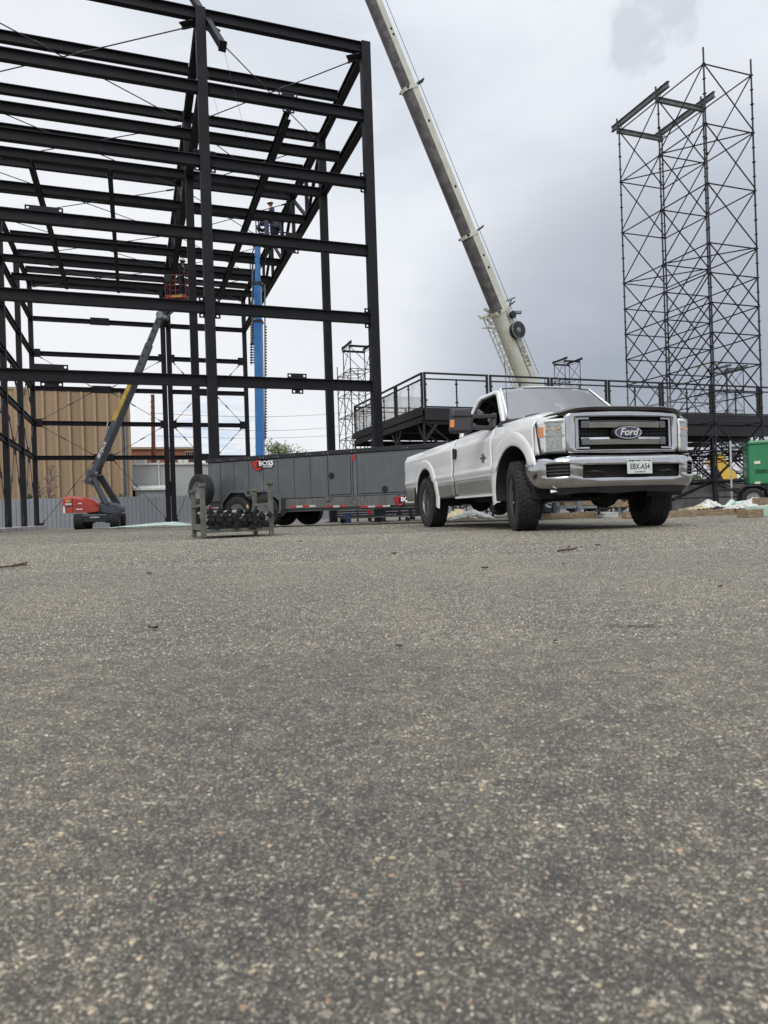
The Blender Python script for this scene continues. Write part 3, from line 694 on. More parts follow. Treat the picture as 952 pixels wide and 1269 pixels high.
def arch(x, base):
    z = base
    for xc, zc, r in ((XF, ZF, RF), (XR, ZR, RR)):
        if abs(x-xc) < r: z = max(z, zc+math.sqrt(r*r-(x-xc)**2))
    return z
def tb_(name, m_, mb, **k): return mb.build(name, M[m_], k.pop('parent', TR), world=False, **k)
def strip(s, x0, x1, zlo, zhi, nx=40, nz=34, ends=()):
    xs = sorted(set([x0+(x1-x0)*i/nx for i in range(nx+1)]+[e for e in ends if x0 < e < x1]))
    rows = []
    for x in xs:
        a, b = zlo(x), zhi(x); rows.append([(x, s*yb(a+(b-a)*j/nz), a+(b-a)*j/nz) for j in range(nz+1)])
    return MB().grid(rows)
E_ = (XF-RF+.002, XF+RF-.002, XR-RR+.002, XR+RR-.002, XF-RF*.97, XF+RF*.97, XR-RR*.97, XR+RR*.97, XF-RF*.9, XR-RR*.9, XR+RR*.9)
seam = lambda x: 1.345-.085*(x+.6)/1.1
bedtop = lambda x: 1.335+.055*(x+2.14)/2.6
for s in (-1, 1):
    tb_('fender', 'paint', strip(s, -.62, .56, lambda x: arch(x, .70), seam, ends=E_), smooth=40, solid=.012)
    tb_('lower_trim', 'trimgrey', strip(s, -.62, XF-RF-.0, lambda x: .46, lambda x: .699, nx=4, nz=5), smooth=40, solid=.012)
    d = tb_('door', 'paint', strip(s, -2.085, -.628, lambda x: .70, lambda x: 1.345, nx=24), smooth=40, solid=.014)
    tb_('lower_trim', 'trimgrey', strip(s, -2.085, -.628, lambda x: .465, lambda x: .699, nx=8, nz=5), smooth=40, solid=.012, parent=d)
    tb_('rocker_strip', 'paint', MB().beam((-2.08, s*.945, .458), (-.6, s*.945, .458), .05, .03), parent=d)
    tb_('bed_side', 'paint', strip(s, -4.76, -2.14, lambda x: arch(x, .70), bedtop, nx=60, ends=E_), smooth=40, solid=.014)
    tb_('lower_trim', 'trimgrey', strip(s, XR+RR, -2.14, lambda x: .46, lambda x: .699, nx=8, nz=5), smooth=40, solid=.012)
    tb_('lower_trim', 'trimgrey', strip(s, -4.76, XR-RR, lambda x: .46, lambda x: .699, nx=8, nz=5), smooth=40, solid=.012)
    # flares
    for xc, zc, r, t0, t1, ow in ((XF, ZF, RF, 12, 196, .165), (XR, ZR, RR, -14, 194, .15)):
        rows = []
        for k in range(49):
            t = R(t0+(t1-t0)*k/48); c_, s__ = math.cos(t), math.sin(t); row = []
            for dr, dy in ((-.004, -.03), (-.004, .006), (.006, .012), (.03, .014), (.10, .013), (ow-.016, .009), (ow-.003, .002), (ow, -.006)):
                z = zc+(r+dr)*s__; row.append((xc+(r+dr)*c_, s*(yb(max(.5, z))+dy), z))
            rows.append(row)
        tb_('wheel_arch_flare', 'paint', MB().grid(rows), smooth=50)
        rows = []
        for k in range(25):
            t = R(-14+208*k/24); rows.append([(xc+(r-.002)*math.cos(t), s*y, zc+(r-.002)*math.sin(t)) for y in (.975, .5)])
        tb_('wheel_well', 'under', MB().grid(rows), solid=.01)
    # handle, badge, vent, mirrors
    h = tb_('door_handle', 'plast', MB().box((-1.965, s*1.008, 1.10), (.06, .045, .155)), bevel=.012, parent=d)
    tb_('cup', 'plast', MB().box((-1.93, s*.985, 1.11), (.04, .012, .09)), parent=d)
    mb = MB()
    for a_ in (0, 60, 120): mb.beam((-.9-.055*math.cos(R(a_)), s*.989, .955-.07*math.sin(R(a_))), (-.9+.055*math.cos(R(a_)), s*.989, .955+.07*math.sin(R(a_))), .012, .022)
    mb.box((-.9, s*.991, .955), (.19, .012, .022)); mb.box((-.9, s*.993, .99), (.07, .012, .03))
    tb_('badge', 'chromed', mb, parent=d)
    tb_('fender_vent', 'dkmetal', MB().hexa([(-.62, s*.905, 1.325), (-.42, s*.92, 1.31), (-.42, s*.90, 1.31), (-.62, s*.88, 1.325), (-.60, s*.865, 1.405), (-.40, s*.885, 1.385), (-.40, s*.86, 1.385), (-.60, s*.84, 1.405)]), bevel=.008)
    mr = tb_('mirror', 'plastg', MB().hexa([(-.86, s*1.20, 1.275), (-.70, s*1.20, 1.275), (-.70, s*1.485, 1.27), (-.86, s*1.485, 1.27), (-.86, s*1.19, 1.585), (-.72, s*1.19, 1.585), (-.74, s*1.465, 1.60), (-.86, s*1.465, 1.60)]), bevel=.035, smooth=50)
    tb_('mirror_arm', 'plastg', MB().beam((-.76, s*.86, 1.49), (-.78, s*1.22, 1.49), .055, .05), parent=mr, bevel=.01)
    tb_('mirror_arm', 'plastg', MB().beam((-.76, s*.90, 1.33), (-.78, s*1.22, 1.35), .065, .055), parent=mr, bevel=.01)
    tb_('mirror_mount', 'plastg', MB().hexa([(-.86, s*.875, 1.33), (-.66, s*.885, 1.33), (-.66, s*.93, 1.33), (-.86, s*.93, 1.33), (-.88, s*.80, 1.54), (-.80, s*.81, 1.54), (-.80, s*.87, 1.54), (-.88, s*.87, 1.54)]), parent=mr, bevel=.01)
    tb_('turn_lamp', 'amber', MB().box((-.735, s*1.468, 1.385), (.05, .05, .10)), parent=mr, bevel=.008)
    tb_('mirror_seam', 'under', MB().box((-.716, s*1.34, 1.485), (.02, .28, .006)), parent=mr)
# hood
rows = []
for i in range(25):
    x = -.42+1.27*i/24; sz = seam(x); row = []
    cz = ip(x, [(-.42, 1.405), (-.1, 1.42), (.4, 1.405), (.7, 1.375), (.82, 1.345), (.86, 1.32)])
    cb = ip(x, [(-.42, -.16), (.85, 0)])
    for j in range(33):
        y = -.915+1.83*j/32; q = abs(y)
        z = ip(q, [(0, cz), (.30, cz-.004), (.46, cz-.012), (.52, cz-.035), (.62, cz-.03), (.76, cz-.035), (.84, (cz+sz)/2-.01), (.885, sz+.025), (.915, sz+.004)])
        xf_ = ip(q, [(0, .86), (.5, .84), (.7, .80), (.80, .755), (.86, .72), (.915, .60)]); xe = -.42+(xf_+.42)*i/24
        row.append((xe+(.10*(1-(q/.9)**2) if i < 2 else 0), y, z))
    rows.append(row)
tb_('hood', 'paint', MB().grid(rows), smooth=40, solid=.015)
# bug deflector along the front edge of the hood
rows = []
for k in range(33):
    y = -.86+1.72*k/32; q = abs(y)
    x = ip(q, [(0, .90), (.4, .885), (.6, .85), (.72, .79), (.80, .73), (.86, .62)]); z = ip(q, [(0, 1.352), (.5, 1.348), (.62, 1.335), (.74, 1.30), (.86, 1.285)]); hh = ip(q, [(0, .018), (.55, .022), (.68, .040), (.8, .03), (.86, .010)])
    rows.append([(x-.09, y, z-.01), (x+.015, y, z-.022), (x+.04, y, z+hh*.4), (x+.012, y, z+hh), (x-.05, y, z+hh*.85)])
tb_('hood_deflector', 'smoked', MB().grid(rows), smooth=60, solid=.006)
# cab
def yg(z): return .875+(.685-.875)*(z-1.335)/(1.90-1.335)
O = [(-.43, 1.335), (-.49, 1.425), (-.97, 1.865), (-1.10, 1.893), (-1.68, 1.90), (-1.80, 1.865), (-2.09, 1.40), (-2.09, 1.335)]
I = [(-.60, 1.36), (-.63, 1.40), (-1.03, 1.795), (-1.11, 1.832), (-1.60, 1.838), (-1.69, 1.80), (-1.97, 1.41), (-1.97, 1.36)]
for s in (-1, 1):
    def P3(L, dy=0): return [(x, s*(yg(z)+dy), z) for x, z in L]
    mid = [((a[0]*.25+b[0]*.75), (a[1]*.25+b[1]*.75)) for a, b in zip(O, I)]
    tb_('door_frame', 'paint', MB().loft([P3(O), P3([((a[0]*.6+b[0]*.4), (a[1]*.6+b[1]*.4)) for a, b in zip(O, I)], .012), P3(mid, .008), P3(I, -.02)]), smooth=40, solid=.02)
    c_ = (sum(p[0] for p in I)/8, sum(p[1] for p in I)/8)
    tb_('window_seal', 'plast', MB().loft([P3([(p[0]*1.03-.03*c_[0], p[1]*1.03-.03*c_[1]) for p in I], -.012), P3([(p[0]*.95+.05*c_[0], p[1]*.95+.05*c_[1]) for p in I], -.018)]), solid=.01)
    mb = MB(); mb.add(P3(I, -.022), [tuple(range(8))]); tb_('side_window', 'sideglass', mb)
    # front pillar
    rows = []
    for k in range(7):
        t = k/6; x0, z0 = -.43+(-.99+.43)*t, 1.40+(1.89-1.40)*t; x1 = -.385+(-.98+.385)*t
        rows.append([(x0-.03, s*(yg(z0)+.004), z0-.01), (x0, s*(yg(z0)-.008), z0+.012), (x1, s*(.85+(.66-.85)*t), z0+.02)])
    tb_('front_pillar', 'paint', MB().grid(rows), smooth=40, solid=.02)
rows = []
for i in range(13):
    t = i/12; x = -.965-.86*t; rows.append([])
    for j in range(17):
        y = -.70+1.40*j/16; q = abs(y)/.70
        z = 1.89+.055*(1-q**3)-.02*(2*t-1)**4-(.02 if i in (0, 12) else 0); rows[-1].append((x+.05*(1-q*q)*(1-2*t), y*(1-.03*abs(2*t-1)**3), z-.025*q**8))
tb_('roof', 'paint', MB().grid(rows), smooth=50, solid=.03)
rows = []
for i in range(9):
    t = i/8; rows.append([])
    for j in range(17):
        q = -1+2*j/16; w = .865+(.67-.865)*t; x = -.20-.18*q*q+t*(-.73+.10*q*q); z = 1.395+t*.515-.02*q*q*(1-t)-.01*q*q
        rows[-1].append((x, q*w, z))
tb_('windscreen', 'shield', MB().grid(rows), smooth=60)
rim = []
for a_, b_ in ((0, 0), ):
    bt = rows[0]; tp_ = rows[-1]; lf = [r_[0] for r_ in rows]; rt = [r_[-1] for r_ in rows]
def band(L, w, up):
    return MB().grid([[(p[0]+.004, p[1], p[2]+.004), (p[0]+.004+up[0]*w, p[1]+up[1]*w, p[2]+.004+up[2]*w)] for p in L])
tb_('windscreen_seal', 'plast', band(rows[0], .07, (-.6, 0, .45)), solid=.004); tb_('windscreen_seal', 'plast', band(rows[-1], .035, (.6, 0, -.45)), solid=.004)
tb_('windscreen_seal', 'plast', band([r_[0] for r_ in rows], .035, (0, 1, 0)), solid=.004); tb_('windscreen_seal', 'plast', band([r_[-1] for r_ in rows], .035, (0, -1, 0)), solid=.004)
rows = [[(-.20-.18*q*q-.02, q*.83, 1.385-.02*q*q), (-.14-.18*q*q+.10, q*.85, 1.375-.02*q*q)] for q in [-1+2*k/16 for k in range(17)]]
tb_('cowl', 'plast', MB().grid(rows), solid=.02)
for y0, y1 in ((-.62, -.02), (.05, .66)):
    tb_('wiper', 'plast', MB().path([(-.20, y1, 1.415), (-.27, y1-.2, 1.455), (-.31, y0+.1, 1.445), (-.36, y0, 1.43)], [.012, .014, .016, .008], 6))
tb_('dashboard', 'cabin', MB().box((-.62, 0, 1.28), (.45, 1.55, .16)), bevel=.04)
w = tb_('steering_wheel', 'plast', MB().lathe([(.19, -.015), (.205, 0), (.19, .015), (.175, 0)], (-.92, .38, 1.36), (-.9, 0, .45), 24, closed=True).beam((-.92, .20, 1.36), (-.92, .56, 1.36), .03, .03))
for y in (-.38, .38): tb_('seat', 'cabin', MB().box((-1.55, y, 1.25), (.2, .5, .75)).box((-1.57, y, 1.68), (.12, .26, .16)).box((-1.3, y, .95), (.55, .5, .2)), bevel=.04)
tb_('cab_floor', 'under', MB().box((-1.35, 0, .62), (1.5, 1.75, .06)))
tb_('firewall', 'under', MB().box((-.48, 0, .95), (.06, 1.7, .7)))
mb = MB()
mb.grid([[(-2.09, -.87, .6), (-2.09, 0, .6), (-2.09, .87, .6)], [(-2.09, -.87, 1.38), (-2.09, 0, 1.38), (-2.09, .87, 1.38)], [(-2.08, -.86, 1.44), (-2.08, 0, 1.44), (-2.08, .86, 1.44)]])
tb_('cab_back', 'paint', mb, solid=.02)
tb_('rear_window', 'sideglass', MB().grid([[(-2.085, -.72, 1.42), (-2.085, .72, 1.42)], [(-1.83, -.58, 1.85), (-1.83, .58, 1.85)]]), solid=.006)
tb_('headliner', 'cabin', MB().box((-1.4, 0, 1.845), (.7, 1.2, .015)))
tb_('antenna', 'plast', MB().tube((-.36, -.86, 1.36), (-.40, -.86, 2.13), .004, 6).tube((-.36, -.86, 1.33), (-.36, -.86, 1.37), .014, 8))
# bed
for s in (-1, 1):
    tb_('bed_rail', 'paint', MB().hexa([(-4.76, s*.80, bedtop(-4.76)-.03), (-2.14, s*.80, bedtop(-2.14)-.03), (-2.14, s*.885, bedtop(-2.14)-.02), (-4.76, s*.90, bedtop(-4.76)-.02), (-4.76, s*.80, bedtop(-4.76)), (-2.14, s*.80, bedtop(-2.14)), (-2.14, s*.87, bedtop(-2.14)+.002), (-4.76, s*.885, bedtop(-4.76)+.002)]), bevel=.008)
    tb_('bed_inner_wall', 'paint', MB().box((-3.45, s*.80, 1.0), (2.6, .03, .55)))
    tb_('tail_lamp', 'redlens', MB().box((-4.775, s*.91, 1.03), (.05, .12, .36)), bevel=.01)
tb_('bed_floor', 'plast', MB().box((-3.45, 0, .74), (2.6, 1.6, .05)))
tb_('bed_front_wall', 'paint', MB().box((-2.16, 0, 1.0), (.03, 1.7, .6)))
tg = tb_('tailgate', 'paint', MB().box((-4.77, 0, 1.0), (.06, 1.62, .56)), bevel=.015); tb_('tailgate_handle', 'plast', MB().box((-4.81, 0, 1.16), (.03, .22, .07)), parent=tg)
tb_('rear_bumper', 'chrome', MB().box((-4.88, 0, .62), (.16, 1.86, .17)), bevel=.03)
# grille surround
def cv(y): return -.10*(y/.72)**2
def octo(y1, z0, z1, cy, cz, x):
    yy_ = y1-cy; P_ = [(yy_, z1), (yy_*.66, z1), (yy_*.33, z1), (0, z1), (-yy_*.33, z1), (-yy_*.66, z1), (-yy_, z1), (-y1+cy*.3, z1-cz*.3), (-y1, z1-cz), (-y1, z0+cz), (-y1+cy*.3, z0+cz*.3), (-yy_, z0), (-yy_*.66, z0), (-yy_*.33, z0), (0, z0), (yy_*.33, z0), (yy_*.66, z0), (yy_, z0), (y1-cy*.3, z0+cz*.3), (y1, z0+cz), (y1, z1-cz), (y1-cy*.3, z1-cz*.3)]
    return [(x+cv(a), a, b) for a, b in P_]
def warp(o):
    for v in o.data.vertices: v.co.x += cv(v.co.y)
    return o
tb_('grille_surround', 'chrome', MB().loft([octo(.722, .838, 1.335, .085, .07, .74), octo(.722, .838, 1.335, .085, .07, .885), octo(.714, .846, 1.328, .08, .066, .900), octo(.69, .862, 1.303, .06, .05, .913), octo(.655, .880, 1.277, .04, .038, .922), octo(.630, .888, 1.264, .034, .033, .920), octo(.612, .892, 1.255, .03, .03, .906), octo(.605, .892, 1.252, .03, .03, .875), octo(.605, .892, 1.252, .03, .03, .80)]), smooth=40)
tb_('grille_mesh', 'under', MB().box((.77, 0, 1.07), (.02, 1.22, .38)))
mb = MB()
for k in range(9): mb.box((.79, 0, .905+.042*k), (.02, 1.2, .008))
for k in range(27): mb.box((.787, -.585+.045*k, 1.07), (.012, .007, .36))
tb_('grille_insert', 'plast', mb, kind='stuff')
for z in (1.172, .985):
    def bl(y, k=1): return [(.80+cv(y), y, z-.046), (.868+cv(y), y, z-.046), (.882+cv(y), y, z-.036), (.889+cv(y), y, z+.022), (.876+cv(y), y, z+.044), (.80+cv(y), y, z+.046)]
    tb_('grille_bar', 'chrome', MB().loft([bl(-.53+1.06*i/16) for i in range(17)], True, True), smooth=30)
    for s in (-1, 1): warp(tb_('bar_end', 'darkbar', MB().box((.880, s*.485, z), (.03, .08, .078)), bevel=.006))
for s in (-1, 1):
    mb = MB().box((.885, s*.585, 1.075), (.03, .035, .35)); mb.box((.885, s*.515, 1.238), (.03, .13, .024)); mb.box((.885, s*.515, .912), (.03, .13, .024))
    warp(tb_('grille_bracket', 'chromed', mb, bevel=.006))
def oval(x, a, b, n=40): return [(x, a*math.cos(2*math.pi*k/n), 1.075+b*math.sin(2*math.pi*k/n)) for k in range(n)]
ov = tb_('badge', 'under', MB().loft([oval(.86, .185, .082), oval(.905, .182, .080), oval(.910, .168, .072)], cap1=True))
tb_('badge_ring', 'chrome', MB().loft([oval(.905, .169, .070), oval(.917, .166, .068), oval(.917, .156, .060), oval(.908, .153, .057)]), parent=ov, smooth=60)
tb_('badge_face', 'blueoval', MB().loft([oval(.911, .157, .060), oval(.914, .10, .04), oval(.915, .02, .01)], cap1=True), parent=ov, smooth=60)
text_mesh('lettering', 'Ford', .115, M['textwhite'], ov, frame_m(Vector((.917, 0, 1.078)), (0, 1, 0), (0, 0, 1)), .002, shear=.35, sx=1.0, bold=.001)
# plan curve of the nose for headlamps
NP = [(.555, .945), (.62, .938), (.70, .915), (.76, .87), (.80, .81), (.83, .722)]
def nose(t, off=0):
    t = max(0, min(1, t))*(len(NP)-1); i = min(int(t), len(NP)-2); f = t-i
    a, b = NP[i], NP[i+1]; x, y = a[0]+(b[0]-a[0])*f, a[1]+(b[1]-a[1])*f
    dx, dy = b[0]-a[0], b[1]-a[1]; L = math.hypot(dx, dy); return x-dy/L*off, y+dx/L*off
def patch(s, t0, t1, z0, z1, off, slant=0, n=14, m_=6, chamf=0):
    rows = []
    for i in range(n+1):
        row = []
        for j in range(m_+1):
            v = j/m_; tt0 = t0+slant*(1-v); t = tt0+(t1-tt0)*i/n; zz1 = z1 if not callable(z1) else z1(t)
            x, y = nose(t, off); row.append((x, s*y, z0+(zz1-z0)*v))
        rows.append(row)
    return MB().grid(rows)
for s in (-1, 1):
    rows = []
    for j in range(9):
        v = j/8; te = .25*(1-v)+.01; rows.append([(nose(te*i/6)[0]-.012, s*(nose(te*i/6)[1]+.01), .86+(1.245-.86)*v) for i in range(-1, 7)])
    tb_('fender_corner', 'paint', MB().grid(rows), smooth=50, solid=.006)
    hl = tb_('headlamp', 'refl', patch(s, 0, 1, .872, 1.245, -.016, slant=.25), solid=.01, smooth=50)
    tb_('lamp_bezel', 'paint', patch(s, .37, .43, .885, 1.235, -.006), parent=hl, solid=.01)
    tb_('lamp_bezel', 'chromed', patch(s, .37, .97, 1.052, 1.068, -.004), parent=hl, solid=.01)
    tb_('lamp_bezel', 'chromed', patch(s, .40, .97, 1.205, 1.222, -.004), parent=hl, solid=.01)
    tb_('lamp_bezel', 'chromed', patch(s, .43, .97, .885, .900, -.004), parent=hl, solid=.01)
    tb_('lamp_unit', 'refld', patch(s, .45, .92, 1.072, 1.20, -.010), parent=hl, solid=.004)
    tb_('lamp_unit', 'refld', patch(s, .45, .92, .905, 1.048, -.010), parent=hl, solid=.004)
    for t in (.50, .85):
        x, y = nose(t, -.004); tb_('bulb', 'amber', MB().lathe([(0, -.01), (.018, 0), (0, .012)], (x, s*y, 1.13), (1, 0, 0), 10), parent=hl)
    tb_('side_marker', 'amber', patch(s, .04, .34, 1.055, 1.165, -.008, slant=.08), parent=hl, solid=.006)
    tb_('lamp_lens', 'lens', patch(s, 0, 1, .872, 1.245, .006, slant=.25), parent=hl, smooth=50)
    tb_('lamp_lens', 'under', MB().box((.68, s*.82, .862), (.30, .22, .012)), parent=hl)
# bumper
BPL = [(.30, .985), (.42, .99), (.56, .985), (.66, .965), (.75, .925), (.82, .87), (.875, .80), (.91, .725), (.95, .60), (.965, .4), (.97, .2), (.97, 0)]
BPL = BPL+[(x, -y) for x, y in BPL[-2::-1]]
BZ = [(.465, -.075), (.478, -.045), (.495, -.022), (.53, -.006), (.575, .004), (.60, .008), (.63, .012), (.66, .015), (.69, .017), (.72, .017), (.745, .015), (.775, .008), (.80, -.005), (.815, -.02), (.828, -.05), (.83, -.09)]
rows = []
for k, (x, y) in enumerate(BPL):
    a, b = BPL[max(0, k-1)], BPL[min(len(BPL)-1, k+1)]; dx, dy = b[0]-a[0], b[1]-a[1]; L = math.hypot(dx, dy); nx_, ny_ = -dy/L, dx/L
    rows.append([(x+nx_*o*1.0, y+ny_*o, z-(.0)) for z, o in BZ])
nz_ = len(BZ); mb = MB(); vs = [p for r_ in rows for p in r_]; fs = []
for i in range(len(rows)-1):
    ya, yb2 = BPL[i][1], BPL[i+1][1]; ym = abs(ya+yb2)/2
    for j in range(nz_-1):
        zm = (BZ[j][0]+BZ[j+1][0])/2
        if ym < .6 and .575 < zm < .72: continue
        if .725 < ym < .94 and .60 < zm < .745: continue
        fs.append((i*nz_+j, i*nz_+j+1, (i+1)*nz_+j+1, (i+1)*nz_+j))
mb.add(vs, fs); bmp = tb_('front_bumper', 'chrome', mb, smooth=50, solid=.018)
tb_('bumper_intake', 'under', MB().box((.86, 0, .65), (.08, 1.3, .19)), parent=bmp)
tb_('tow_hook', 'dkmetal', MB().path([(.90, -.52, .645), (.955, -.48, .65), (.965, -.42, .645), (.955, -.36, .64), (.90, -.33, .64)], .011, 6), parent=bmp)
tb_('tow_hook', 'dkmetal', MB().path([(.90, .52, .645), (.955, .48, .65), (.965, .42, .645), (.955, .36, .64), (.90, .33, .64)], .011, 6), parent=bmp)
for s in (-1, 1):
    F_ = [(x, y) for x, y in BPL if .72 < y < .95]; rw = []
    for z in (.60, .62, .655, .69, .725, .745): rw.append([(x-.03, s*(y-.03), z) for x, y in F_])
    fg = tb_('fog_lamp_cover', 'plast', MB().grid(rw), parent=bmp, solid=.02)
    for z in (.637, .672, .708): 
        mb = MB()
        for (xa, ya), (xb, yb3) in zip(F_, F_[1:]): mb.beam((xa-.018, s*(ya-.018), z), (xb-.018, s*(yb3-.018), z), .02, .014)
        tb_('slat', 'plastg', mb, parent=bmp)
tb_('valance', 'plast', MB().grid([[(x-.04, y*.95, .47), (x-.07, y*.93, .415+.012*math.sin(y*9))] for x, y in BPL[5:-5]]), solid=.01)
tb_('torn_valance', 'white', MB().grid([[(.78-.02*k, -.90+.075*k, .462), (.80-.02*k, -.90+.075*k, .43+.006*(k % 2)+.004*k)] for k in range(5)]), solid=.006)
pm = mat('licence plate white', (.62, .64, .64), .35, var=.04)
pgm = mat('licence plate green', (.02, .09, .05), .4)
pp = tb_('licence_plate', 'white', MB().box((.992, .075, .69), (.012, .31, .158)), bevel=.004); pp.data.materials[0] = pm
mb = MB().prism([(.9985, -.065, .742), (.9985, -.04, .752), (.9985, -.01, .744), (.9985, .02, .757), (.9985, .06, .748), (.9985, .10, .760), (.9985, .14, .750), (.9985, .17, .756), (.9985, .205, .744), (.9985, .215, .763), (.9985, -.065, .763)], (.001, 0, 0))
mo = mb.build('mountains', pgm, pp, world=False)
text_mesh('lettering', 'EBX-A54', .088, M['textdark'], pp, frame_m(Vector((.9992, .075, .688)), (0, 1, 0), (0, 0, 1)), .001, sx=.74, bold=.001)
text_mesh('lettering', 'COLORADO', .024, M['textdark'], pp, frame_m(Vector((.9992, .075, .632)), (0, 1, 0), (0, 0, 1)), .001, sx=1.0)
# wheels
def wheel_parts(parent, R_, Wd, c, ax, rimr, rimmat, name='wheel', spokes=5, blocks=40, rot=0, out=1, rel=True):
    """tyre with its rim; ax is the axle direction pointing outwards"""
    c, ax = Vector(c), Vector(ax).normalized(); w = Wd/2
    prof = [(rimr, -w*.80), (rimr+.02, -w*.92), (R_*.80, -w), (R_*.93, -w*.95), (R_*.985, -w*.80), (R_*.99, 0), (R_*.985, w*.80), (R_*.93, w*.95), (R_*.80, w), (rimr+.02, w*.92), (rimr, w*.80), (rimr-.02, w*.6), (rimr-.02, -w*.6)]
    o = MB().lathe(prof, c, ax, 40, closed=True).build(name, M['rubber'], parent, world=rel, smooth=35)
    up = Vector((0, 0, 1)); d = ax.cross(up).normalized(); mb = MB()
    if blocks:
        for k in range(blocks):
            for r5, yy5 in enumerate((-.78, -.4, 0, .4, .78)):
                t = 2*math.pi*(k+(.5 if r5 % 2 else 0))/blocks; rd = d*math.cos(t)+up*math.sin(t); tg_ = ax.cross(rd)
                p = c+ax*(yy5*w)+rd*(R_*.975 if abs(yy5) < .5 else R_*.962); L5 = 2*math.pi*R_/blocks*.36
                mb.beam(p-tg_*L5+ax*.006, p+tg_*L5-ax*.006, w*.30, R_*.06, up=rd)
        mb.build('tread', M['rubber'], o, world=rel, kind='stuff')
    rm = MB().lathe([(rimr, w*.82), (rimr+.012, w*.86), (rimr-.005, w*.80), (rimr-.03, w*.55), (rimr-.05, w*.1), (rimr-.05, -w*.7)], c, ax, 36).build('rim', rimmat, o, world=rel, smooth=40)
    MB().lathe([(0, -w*.6), (rimr+.005, -w*.6)], c, ax, 24).lathe([(0, -w*.82), (rimr+.005, -w*.82)], c, ax, 24).build('dark_backing', M['under'], o, world=rel)  # dark discs added so the rim's inner side does not reflect brightly
    MB().lathe([(0, w*.05), (rimr-.05, w*.05)], c, ax, 24).build('brake_disc', M['under'], o, world=rel)
    mb = MB()
    for k in range(spokes):
        t = 2*math.pi*k/spokes+rot; rd = d*math.cos(t)+up*math.sin(t)
        mb.beam(c+ax*w*.42+rd*.04, c+ax*w*.66+rd*(rimr-.015), .085 if spokes < 7 else .05, .03, up=ax, w2=.07 if spokes < 7 else .04)
    mb.lathe([(0, w*.75), (.045, w*.72), (.06, w*.6), (.075, w*.3)], c, ax, 20)
    m9 = MB()
    for k in range(8):
        t = 2*math.pi*k/8; rd = d*math.cos(t)+up*math.sin(t); m9.tube(c+ax*w*.4+rd*rimr*.42, c+ax*w*.72+rd*rimr*.42, .016, 6)
    mb.build('spokes', rimmat, o, world=rel, smooth=30); m9.build('wheel_nuts', M['chrome'], o, world=rel)
    return o
st = R(-14)
for s in (-1, 1):
    a = Vector((0, s, 0)); a = Matrix.Rotation(st, 3, 'Z') @ a
    wheel_parts(TR, .42, .262, (0, s*.865, .418), a, .215, M['chrome'], spokes=7, blocks=42, rel=False)
    wheel_parts(TR, .42, .275, (-3.48, s*.86, .418), (0, s, 0), .215, M['chrome'], spokes=5, blocks=42, rot=.3, rel=False)
    tb_('mud_flap', 'plast', MB().box((-4.06, s*.86, .46), (.02, .30, .46)))
    tb_('frame_rail', 'under', MB().box((-2.1, s*.42, .58), (5.6, .08, .16)))
    tb_('leaf_spring', 'under', MB().path([(-4.1, s*.52, .56), (-3.8, s*.52, .44), (-3.48, s*.52, .38), (-3.1, s*.52, .44), (-2.8, s*.52, .55)], .035, 6))
    tb_('coil_spring', 'under', MB().tube((0, s*.48, .40), (0, s*.48, .75), .07, 10))
tb_('front_axle', 'under', MB().tube((0, -.75, .42), (0, .75, .42), .05, 10).lathe([(.04, -.2), (.14, -.1), (.16, 0), (.14, .1), (.04, .2)], (0.02, .22, .40), (1, 0, 0), 14).beam((.12, -.6, .36), (.12, .6, .36), .04, .04))
tb_('rear_axle', 'under', MB().tube((-3.48, -.75, .42), (-3.48, .75, .42), .055, 10).lathe([(.05, -.2), (.16, -.1), (.18, 0), (.15, .12), (.05, .22)], (-3.48, 0, .41), (1, 0, 0), 14))
tb_('engine_pan', 'under', MB().box((.1, 0, .58), (.9, .6, .3)), bevel=.05); tb_('radiator', 'under', MB().box((.66, 0, .85), (.1, 1.2, .7)))
tb_('gearbox', 'under', MB().box((-1.0, 0, .52), (1.3, .35, .26)), bevel=.05)
tb_('fuel_tank', 'under', MB().box((-2.5, .3, .48), (1.3, .45, .26)), bevel=.05)
tb_('exhaust', 'under', MB().path([(-.6, -.35, .46), (-1.6, -.38, .42), (-2.6, -.40, .43), (-3.2, -.5, .6), (-4.3, -.7, .55)], .05, 8))
tb_('cross_member', 'under', MB().box((.62, 0, .47), (.12, 1.1, .1)))
tb_('drive_shaft', 'under', MB().tube((-1.6, 0, .5), (-3.4, 0, .43), .04, 8))
# ================================================================ grey utility trailer (local: +X towards the hitch, -Y side faces the camera)
TQ = -.3846; TD = .91
P258 = at(258, 570.5, 19.0*TD); tdir = Vector((math.cos(TQ), math.sin(TQ), 0)); tno = Vector((math.sin(TQ), -math.cos(TQ), 0))*1.0
tno = Vector((tdir.y, -tdir.x, 0))       # outward, towards the camera
def tpx(px, py, off=0.0):
    """point of the trailer's near side plane (moved outwards by off) seen at a pixel -> local x, z"""
    r_ = at(px, py, 1.0)-Vector((0, 0, CH)); o = Vector((P258.x, P258.y, 0))+tno*off
    t_ = o.dot(tno)/Vector((r_.x, r_.y, 0)).dot(tno); q = r_*t_; return (Vector((q.x, q.y, 0))-Vector((P258.x, P258.y, 0))).dot(tdir), q.z+CH
M['tgrey'] = mat('grey trailer panel', (.078, .086, .094), .38, var=.07, scale=1.6, coat=.25, stretch=(1.6, 1, .5), dirt_or_sheen=((.15, .155, .15), 1.3, .50, .66, .5), bump=.02, bscale=1.5)  # paler upright streaks: grime, and vertical reflections put into the colour
M['tgreyd'] = mat('darker grey trailer frame', (.06, .065, .07), .5, var=.1, scale=3, dirt_or_sheen=((.16, .15, .13), 2.2, .5, .75, .5))
